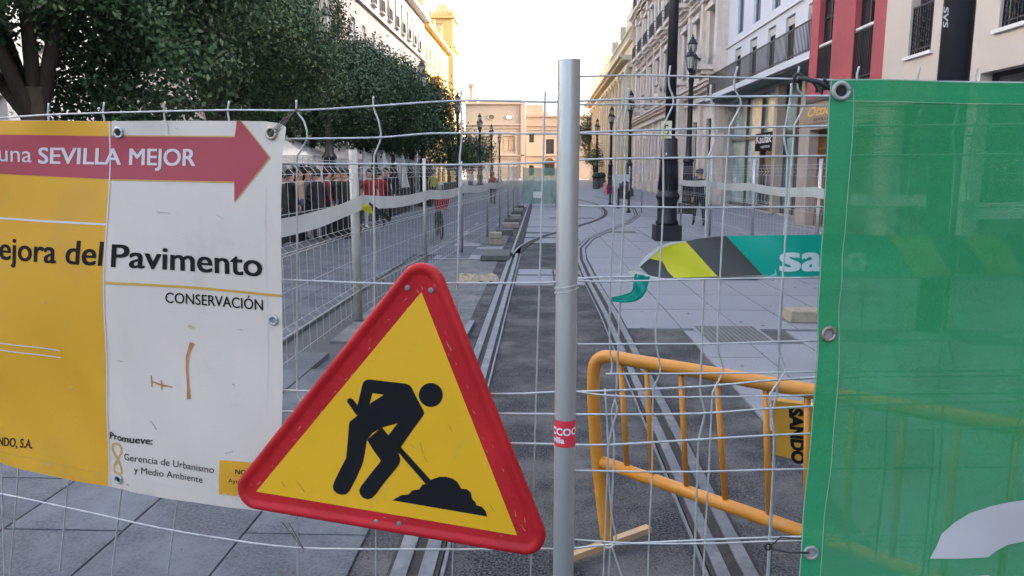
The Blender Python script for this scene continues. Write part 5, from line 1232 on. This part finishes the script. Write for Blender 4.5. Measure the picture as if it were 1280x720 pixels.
# ------------------------------------------------------------ warning triangle
SS = Surf(SL.pos(0, 0, .06), UL)
sg = thing('warning_sign', 'red rimmed yellow triangular roadworks sign hung crooked on the fence', 'traffic sign', SS.hit(500, 560))
M_sr = mat('sign_red', (.40, .010, .014), .5, var=.14, scale=7, bump=.25, bscale=30, col2=(.46, .13, .11), mix2=(.62, .74), scale2=14, spec=.25)
M_sy = mat('sign_yellow', (.68, .36, .01), .42, var=.04, scale=3, col2=(.52, .34, .03), mix2=(.6, .75), scale2=10, spec=.4)
M_sk = mat('sign_black', (.003, .003, .003), .8, var=.2, scale=20, spec=.03)
cen = [Vector(SS.uv(*p)) for p in ((526.5, 360), (318, 613.5), (654, 668))]; rad = [.056, .050, .050]
def rtri(inset):
    out = []
    G_ = (cen[0]+cen[1]+cen[2])/3
    for i in (0, 1, 2):
        p = cen[i]; a = cen[i-1]; b_ = cen[(i+1) % 3]
        d0 = (p-a).normalized(); d1 = (b_-p).normalized()
        n0 = Vector((d0.y, -d0.x)); n1 = Vector((d1.y, -d1.x))
        if n0.dot(p-G_) < 0: n0 = -n0
        if n1.dot(p-G_) < 0: n1 = -n1
        a0_ = math.atan2(n0.y, n0.x); a1_ = math.atan2(n1.y, n1.x)
        dl = (a1_-a0_+math.pi) % (2*math.pi)-math.pi
        for k in range(11):
            an = a0_+dl*k/10; out.append(p+Vector((math.cos(an), math.sin(an)))*(rad[i]-inset))
    return out
prof = [(.004, -.014), (0, -.012), (0, -.003), (.0015, .0015), (.005, .005), (.010, .0062), (.015, .0052), (.020, .0025), (.024, .0), (.028, -.001)]
q = MB(); N_ = 33
for ins, hgt in prof:
    for p in rtri(ins): q.v.append(tuple(SS.pos(p.x, p.y, hgt)))
for i in range(len(prof)-1):
    for j in range(N_): a = i*N_+j; b_ = i*N_+(j+1) % N_; q.f.append((a, b_, b_+N_, a+N_)); q.m.append(0)
q.f.append(tuple((len(prof)-1)*N_+j for j in range(N_))); q.m.append(0); q.f.append(tuple(reversed(range(N_)))); q.m.append(0)
auto_smooth(q.build('red_plate', M_sr, sg), 60)
def SP(name, pts, layer, m): return SS.poly(pts, layer, name, m, sg, grid=0)
SP('yellow_panel', [(526.7, 365), (320, 614.5), (646.5, 669.5)], -.0004, M_sy)
Kc = lambda l: [(410+x/3.6, 460+y/3.6) for x, y in l]
def blob(c, r, n=28): return [(c[0]+r*math.cos(2*math.pi*i/n), c[1]+r*1.0*math.sin(2*math.pi*i/n)) for i in range(n)]
pic = thing
L0 = .0004
def merge_px(polys, name):
    v = []; f = []
    for k, pl_ in enumerate(polys):
        pts = [SS.uv(*p) for p in pl_]; tri = tessellate_polygon([[Vector((a, b, 0)) for a, b in pts]]); o = len(v)
        for a, b in pts: P = SS.pos(a, b, L0+.00012*k); v.append(P)
        f += [tuple(o+i for i in t) for t in tri]
    q = MB()
    for t in f: q.quad([v[i] for i in t])
    return q.build(name, M_sk, sg)
merge_px([Kc(blob((463, 121), 54))], 'pictogram_head')
body = Kc([(130, 178), (142, 130), (152, 85), (158, 66), (170, 54), (186, 51), (270, 61), (350, 70), (366, 76), (377, 88), (402, 140), (430, 192), (433, 204), (427, 216), (380, 280), (328, 356), (300, 400), (262, 392), (240, 360), (272, 302), (314, 248), (242, 268), (190, 300), (172, 330), (160, 415), (152, 440), (130, 490), (98, 552), (82, 568), (60, 570), (38, 563), (25, 548), (22, 530), (30, 508), (58, 450), (82, 405), (88, 340), (95, 250), (102, 238), (132, 222), (136, 212)])
hole1 = Kc([(200, 113), (252, 120), (190, 159)])
# body with the small arm hole cut by drawing it in two halves
b1 = Kc([(130, 178), (142, 130), (152, 85), (158, 66), (170, 54), (186, 51), (270, 61), (350, 70), (366, 76), (377, 88), (402, 140), (430, 192), (433, 204), (427, 216), (380, 280), (328, 356), (318, 372), (300, 340), (272, 302), (314, 248), (242, 268), (200, 200), (190, 159), (252, 120), (200, 113), (188, 160), (150, 215)])
b2 = Kc([(128, 180), (150, 140), (188, 158), (200, 196), (244, 268), (200, 292), (176, 322), (160, 415), (152, 440), (130, 490), (98, 552), (82, 568), (60, 570), (38, 563), (25, 548), (22, 530), (30, 508), (58, 450), (82, 405), (88, 340), (95, 250), (102, 238), (132, 214)])
b3 = Kc([(176, 322), (242, 266), (272, 302), (330, 360), (318, 385), (326, 410), (322, 430), (300, 460), (250, 520), (218, 565), (200, 584), (180, 591), (158, 584), (145, 568), (141, 550), (150, 530), (190, 478), (234, 424), (238, 415), (205, 370)])
merge_px([b1, b2, b3], 'pictogram_worker')
merge_px([Kc([(85, 150), (90, 138), (102, 135), (114, 142), (150, 190), (128, 212)])], 'pictogram_shovel_grip'); merge_px([Kc([(310, 372), (328, 356), (468, 510), (440, 522)])], 'pictogram_shovel')
merge_px([Kc([(289, 595), (330, 572), (362, 569), (380, 550), (410, 546), (425, 524), (445, 521), (470, 500), (500, 490), (530, 489), (560, 497), (582, 512), (600, 543), (625, 545), (643, 560), (648, 588), (664, 604), (667, 617), (692, 624), (710, 645), (717, 668)])], 'pictogram_heap')
for px_, py_ in ((509.5, 360), (539, 363), (470, 652.5), (499, 655)):
    u, v = SS.uv(px_, py_); q = MB()
    for rr_, l in ((.0072, -.001), (.0068, .0015), (.004, .003)):
        for j in range(10): q.v.append(tuple(SS.pos(u+rr_*math.cos(j*math.pi/5), v+rr_*math.sin(j*math.pi/5), l)))
    for i in range(2):
        for j in range(10): a = i*10+j; b_ = i*10+(j+1) % 10; q.f.append((a, b_, b_+10, a+10)); q.m.append(0)
    q.f.append(tuple(20+j for j in range(10))); q.m.append(0); q.build('rivet', mat('dull_bolt', (.22, .18, .17), .5, metal=.4, scale=40), sg)
M_scr = mat('paint_scratch', (.50, .20, .17), .6, var=.2, scale=50); M_scy = mat('yellow_scratch', (.35, .22, .03), .6, var=.3, scale=50)
rn = random.Random(21)
for i in range(64):
    e = rn.choice(((0, 1), (1, 2), (2, 0))); t = rn.random(); p = cen[e[0]].lerp(cen[e[1]], t); G_ = (cen[0]+cen[1]+cen[2])/3
    n_ = (cen[e[1]]-cen[e[0]]).normalized(); o_ = Vector((n_.y, -n_.x)); o_ = o_ if o_.dot(p-G_) > 0 else -o_
    p = p+o_*rn.uniform(-.012, .016); a = p; b_ = p+n_*rn.uniform(.003, .02)+o_*rn.uniform(-.004, .004); wv = rn.uniform(.0003, .0014)
    q = MB(); q.quad([SS.pos(a.x-o_.x*wv, a.y-o_.y*wv, -.0006), SS.pos(b_.x, b_.y, -.0006), SS.pos(a.x+o_.x*wv, a.y+o_.y*wv, -.0006)]); q.build('scratch', M_scr, sg)
for a, b_ in (((525, 553), (529, 567)), ((530, 570), (534, 578)), ((370, 600), (381, 615)), ((352, 602), (356, 608)), ((514, 556), (518, 560)), ((612, 630), (618, 640)), ((560, 530), (566, 540))):
    SS.line([a, b_], .8, .0003, 'scratch', M_scy, sg, 0)
a = SS.hit(352, 652); b_ = SL.hit(379, 686, .005); c_ = SS.hit(361, 653); q = MB(); q.tube([a, b_, b_+Vector((.002, 0, -.01))], .0011, 4); q.tube([c_, b_+Vector((.002, -.004, .004)), b_], .0011, 4)
tag(q.build('tie_wire', mat('rusty_wire', (.16, .13, .11))), 'thin wire tie under the lower left edge of the warning sign', 'wire tie')

# ------------------------------------------------------------ green mesh banner on the right
M_gb = mat('green_mesh', (.032, .25, .088), .95, var=.16, scale=300, bump=.3, bscale=420, col2=(.06, .31, .155), mix2=(.4, .75), scale2=2.2, trans=.105, transl=.12, spec=.06)
M_gh = mat('green_hem', (.03, .27, .10), .95, var=.14, scale=300, bump=.3, bscale=420, col2=(.04, .29, .14), mix2=(.4, .75), scale2=3, transl=.1, trans=.03, spec=.06)
M_thr = mat('seam_thread', (.22, .42, .25), .7, scale=30)
def dispR(u, v):
    return .009*math.sin(u*7+v*3)+.005*math.sin(v*14+u*5)+.0035*math.sin(u*23-v*9)+.005*math.sin((u*.8+v)*34)*math.exp(-((u-.62)/.18)**2)*math.exp(-((v-1.25)/.2)**2)+.004*math.sin(v*60)*math.exp(-((u-.48)/.05)**2)*math.exp(-((v-1.51)/.08)**2)+.006*math.exp(-(((u-.75)*.7+(v-1.35))/.03)**2)*math.exp(-((u-.75)/.2)**2)
SG = Surf(SR.pos(0, 0, .022), UR, dispR)
gb = thing('green_banner', 'green see-through mesh banner with big white letter curve filling the right side', 'banner', SG.hit(1150, 600))
edge = [(1035, 100), (1033.5, 112), (1031, 130), (1029.5, 160), (1027, 220), (1024, 300), (1020, 380), (1019, 405), (1018.5, 440), (1013.5, 520), (1009, 590), (1004, 650), (1001, 690), (998, 720), (990, 830)]
hem = [(1062, 128), (1060, 160), (1056, 220), (1052.5, 300), (1048, 380), (1046, 440), (1041, 520), (1036, 590), (1030, 650), (1027, 690), (1024, 720), (1014, 830)]
SG.poly([(1062, 128)]+[(1500, 132)]+[(1480, 830)]+hem[::-1], 0, 'mesh_sheet', M_gb, gb)
SG.poly(edge[:4]+[(1029.4, 160)]+edge[4:]+hem[::-1]+[(1500, 132), (1500, 104), (1280, 102), (1180, 101), (1100, 99.5), (1050, 99.5)], .0008, 'hem', M_gh, gb)
SG.line([(1050, 127), (1150, 128), (1280, 130), (1480, 132)], .8, .0016, 'stitching', M_thr, gb)
SG.line([(1062, 112)]+hem, 1.0, .0016, 'stitching', M_thr, gb); SG.line([(e[0]+.8, e[1]) for e in edge], 1.2, .0016, 'edge_binding', mat('edge_pale', (.28, .42, .30), .6, scale=40), gb)
SG.line([(1034, 101), (1100, 100.3), (1280, 102.6), (1480, 104)], 1.4, .0016, 'edge_binding', mat('edge_pale', (.28, .42, .30)), gb)
M_gl = mat('print_white', (.50, .475, .465), .55, var=.03, scale=3, col2=(.45, .42, .42), mix2=(.5, .8), scale2=3)
SG.poly([(1160, 696), (1167.5, 682), (1174.5, 665.5), (1190, 651.5), (1208, 638), (1233, 628), (1257, 623.3), (1280, 621.7), (1305, 623), (1330, 630), (1352, 645), (1368, 668), (1376, 700), (1378, 830), (1318, 830), (1317, 720), (1310, 700), (1298, 683), (1280, 675.5), (1257, 679), (1243, 686), (1232, 694)], .0016, 'letter', M_gl, gb)
SG.poly([(1156, 719), (1233, 716.5), (1240, 726), (1244, 745), (1243, 830), (1150, 830)], .0016, 'letter', M_gl, gb)
M_cop = mat('eyelet_copper', (.33, .24, .20), .4, metal=.6, scale=30)
grommet(SG, 1046.5, 115, .0125, gb, mat('eyelet_dull', (.30, .30, .26), .5, metal=.4, scale=30), True); grommet(SG, 1033, 416, .0105, gb, M_cop, False); grommet(SG, 1013, 690, .0105, gb, mat('eyelet_dull', (.30, .30, .26)), False)
M_bun = mat('black_cord', (.015, .016, .018), .6, scale=40)
a = SG.hit(1044, 114, .01); b_ = SR.hit(999, 97, .006); q = MB(); q.tube([a, a.lerp(b_, .45)+Vector((0, -.004, .004)), b_], .0042, 7); q.tube([a+Vector((-.012, 0, .012)), a.lerp(b_, .3)+Vector((0, 0, .014)), a.lerp(b_, .35)+Vector((0, 0, -.012)), b_+Vector((.02, 0, -.004)), b_], .0026, 6)
q.tube([b_+Vector((.007*math.cos(i), .004, .007*math.sin(i))) for i in range(9)], .003, 6)
tag(q.build('bungee_cord', M_bun, smooth=True), 'black cord holding the top corner eyelet of the green banner', 'cord')
a = SG.hit(1012, 691, .008); b_ = SR.hit(961, 685, .006); q = MB(); q.tube([a, a.lerp(b_, .5)+Vector((0, 0, -.004)), b_], .0017, 6); q.tube([b_, b_+Vector((.02, 0, .022)), a+Vector((.0, .01, .02))], .0012, 5); q.tube([b_+Vector((.006*math.cos(i), .004, .006*math.sin(i))) for i in range(9)], .002, 5)
tag(q.build('bungee_cord', M_bun, smooth=True), 'thin black cord tying the lower eyelet of the green banner', 'cord')

# ------------------------------------------------------------ striped tape between the panels
M_tg = mat('tape_green', (.0, .33, .235), .4, var=.05, scale=8, transl=.12); M_td = mat('tape_dark', (.06, .055, .052), .5, var=.12, scale=10); M_tyl = mat('tape_lemon', (.60, .56, .03), .4, var=.07, scale=12, col2=(.66, .64, .2), mix2=(.55, .75), scale2=20, transl=.1); M_tback = mat('tape_back', (.55, .52, .46), .6, scale=10)
def dispT(u, v): return .003*math.sin(u*19)+.002*math.sin(u*43+v*60) + .004*math.exp(-((u-.2)/.04)**2)*math.sin(v*50)
ST = Surf(SL.pos(0, 0, .035), UL, dispT)
tp = thing('striped_tape', 'torn yellow, dark and green barrier tape with white letters across the right panel', 'barrier tape', ST.hit(950, 345))
SPx = lambda l: [(780+x/5.536, 260+y/5.536) for x, y in l]
ST.poly(SPx([(262, 372), (180, 352), (250, 285), (330, 250), (428, 232), (645, 470), (560, 480), (345, 486), (300, 440), (280, 400)]), 0, 'yellow_stripe', M_tyl, tp, .015)
ST.poly(SPx([(428, 232), (500, 215), (600, 203), (690, 194), (708, 194), (962, 466), (700, 472), (645, 470)]), .0004, 'dark_stripe', M_td, tp, .02)
ST.poly(SPx([(708, 194), (900, 190), (1100, 187), (1330, 184)])+[(1050, 293), (1112, 295), (1143, 344), (1050, 345), (1020, 345)]+SPx([(1200, 478), (962, 466)]), 0, 'green_field', M_tg, tp, .02)
for d in (0, 92): ST.poly([(1112+d, 294.5), (1160+d, 294), (1189+d, 343), (1143+d, 344)], .0004, 'yellow_stripe', M_tyl, tp, .02)
ST.poly([(1160, 294), (1204, 293.5), (1235, 342), (1189, 343)], 0, 'dark_stripe', M_td, tp, .02); ST.poly([(1252, 293.5), (1330, 293), (1340, 341), (1281, 342)], 0, 'dark_stripe', M_td, tp, .02)
ST.poly(SPx([(105, 405), (180, 352), (262, 372), (280, 400), (300, 440), (345, 486), (240, 484), (170, 470), (130, 430)]), -.004, 'dark_fold', M_td, tp, .015)
ST.line(SPx([(105, 405), (150, 350), (240, 275), (330, 243), (425, 230)]), [2, 5, 4, 3, 1], .002, 'torn_edge', M_tback, tp, .015)
ST.line(SPx([(30, 440), (70, 450), (130, 465), (200, 482), (280, 490)]), [2, 8, 6, 3, 1], .003, 'torn_edge', M_tback, tp, .015)
ST.line(SPx([(975, 478), (1050, 462), (1048, 420)]), [.5, 5, .5], .001, 'fold_corner', mat('tape_pale_green', (.2, .5, .4), .5, scale=10), tp, .015)
for ch, xa, xb in (('s', 976.5, 998.5), ('a', 1004, 1026), ('n', 1030, 1042), ('d', 1044, 1056), ('o', 1059, 1082)):
    ST.text(ch, (xa, 338.3), (xb, 338), 35, .0012, M_white, tp, .035)
q = MB()    # crumpled hanging end: a strip folded lengthwise
c0 = smooth_line([ST.hit(*p, .008) for p in ((803, 344), (801, 354), (799, 363), (793, 370), (783, 373), (772, 374), (764, 374.5))], 4)
nS = len(c0)
for i in range(nS):
    t = (c0[min(i+1, nS-1)]-c0[max(i-1, 0)]).normalized(); s_ = t.cross(ST.N).normalized(); f_ = i/(nS-1); w_ = .0155*(1-.72*f_**1.6)
    for k, a_ in enumerate((-1, -.55, -.15, .3, .65, 1)): P_ = c0[i]+s_*(w_*a_)+ST.N*(.006*(1 if k % 2 else -1)*(1-.5*f_)+.002*math.sin(i*.8+k)); q.v.append(tuple(P_))
for i in range(nS-1):
    for k in range(5): a_ = i*6+k; q.f.append((a_, a_+1, a_+7, a_+6)); q.m.append(0)
q.build('hanging_end', M_tg, tp, smooth=True)

# ------------------------------------------------------------ yellow pedestrian barrier standing beyond the fence
M_or = mat('barrier_yellow', (.50, .205, .022), .45, var=.08, scale=5, bump=.08, bscale=40, col2=(.40, .22, .09), mix2=(.55, .72), scale2=14, spec=.45)
def hz(px, py, z): return gnd(px, py, z)
ztop = .93
e1 = hz(752, 447, ztop); e2 = hz(1012, 489, ztop); UB = Vector((e2.x-e1.x, e2.y-e1.y, 0)).normalized()
SBx = Surf((e1.x, e1.y, 0), UB)
br = thing('pedestrian_barrier', 'yellow steel crowd barrier standing on the asphalt behind the right panel', 'barrier', SBx.hit(760, 680))
H = lambda a, b, o=0: SBx.hit(a, b, o)
def zl(u): pass
cr = [H(759, 677), H(752, 622), H(745.5, 560), H(742, 500), H(742, 468), H(745, 453), H(753, 446.5), H(765, 446), H(790, 450.5)]
uend = SBx.uv(1012, 489)[0]; zt_ = SBx.uv(1012, 489)[1]; zt0 = SBx.uv(790, 450.5)[1]
pE = SBx.pos(2.2, zt0+(zt_-zt0)*(2.2-SBx.uv(790, 450.5)[0])/(uend-SBx.uv(790, 450.5)[0]))
q = MB(); q.tube(smooth_line(cr, 4)+[H(900, 468.5), H(1012, 488.5), pE], .0265, 14); q.build('frame_tube', M_or, br, smooth=True)
lo0 = H(752, 577); lo1 = H(1001, 664); dl_ = (lo1-lo0)/(SBx.uv(1001, 664)[0]-SBx.uv(752, 577)[0]); pE2 = lo0+dl_*(2.2-SBx.uv(752, 577)[0])
q = MB(); q.tube([lo0, lo1, pE2], .025, 14); q.build('bottom_rail', M_or, br, smooth=True)
def on_top(u):
    return SBx.pos(u, zt0+(zt_-zt0)*(u-SBx.uv(790, 450.5)[0])/(uend-SBx.uv(790, 450.5)[0]))
for a, b_ in (((776, 456), (783.5, 583)), ((808, 458), (815, 594)), ((851, 466), (858, 610)), ((896, 474), (906.5, 626)), ((957, 484), (961, 645)), ((1009, 492), (1008, 655))):
    MB().tube([H(*a), H(*b_)], .011, 10).build('bar', M_or, br, smooth=True)
ub = SBx.uv(1009, 492)[0]
for k in range(1, 7):
    u = ub+.15*k
    if u < 2.15: MB().tube([on_top(u), lo0+dl_*(u-SBx.uv(752, 577)[0])], .011, 10).build('bar', M_or, br, smooth=True)
MB().tube([pE, pE2, SBx.pos(2.2, 0.02)], .031, 14).build('end_leg', M_or, br, smooth=True)
# plank-like foot
f0 = gnd(700, 705, .02); f1 = gnd(811, 664, .02); q = MB(); t_ = (f1-f0).normalized(); s_ = Vector((t_.y, -t_.x, 0))*.018
q.hexa([f0+s_, f1+s_, f1-s_, f0-s_, f0+s_+Vector((0, 0, .028)), f1+s_+Vector((0, 0, .028)), f1-s_+Vector((0, 0, .028)), f0-s_+Vector((0, 0, .028))])
q.build('foot', mat('worn_foot', (.42, .27, .13), .6, var=.15, scale=12, col2=(.35, .26, .17), scale2=10), br)
# company plate behind the bars
qd = [SBx.uv(*p) for p in ((961, 503), (1036, 513), (1036, 589), (963, 571))]
q = MB(); fr4 = [SBx.pos(u, v, -.03) for u, v in qd]; bk4 = [SBx.pos(u, v, -.07) for u, v in qd]
q.quad(fr4); q.quad(bk4[::-1])
for i in range(4): q.quad([fr4[i], fr4[(i+1) % 4], bk4[(i+1) % 4], bk4[i]])
q.build('name_plate', mat('plate_amber', (.50, .26, .025), .5, var=.06, scale=6), br)
v, f = text_geo('SANDO', .055); x0 = min(p[0] for p in v); x1 = max(p[0] for p in v)
A_ = Vector(SBx.uv(987, 509.5, -.028)); B_ = Vector(SBx.uv(990.5, 579, -.028)); up_ = (Vector(SBx.uv(1003.5, 511, -.028))-A_)/.729; ee = (B_-A_)/(x1-x0)
SBx.emit([tuple(A_+ee*(p[0]-x0)+up_*p[1]) for p in v], f, -.0275, 'lettering', M_sk, br, 0)
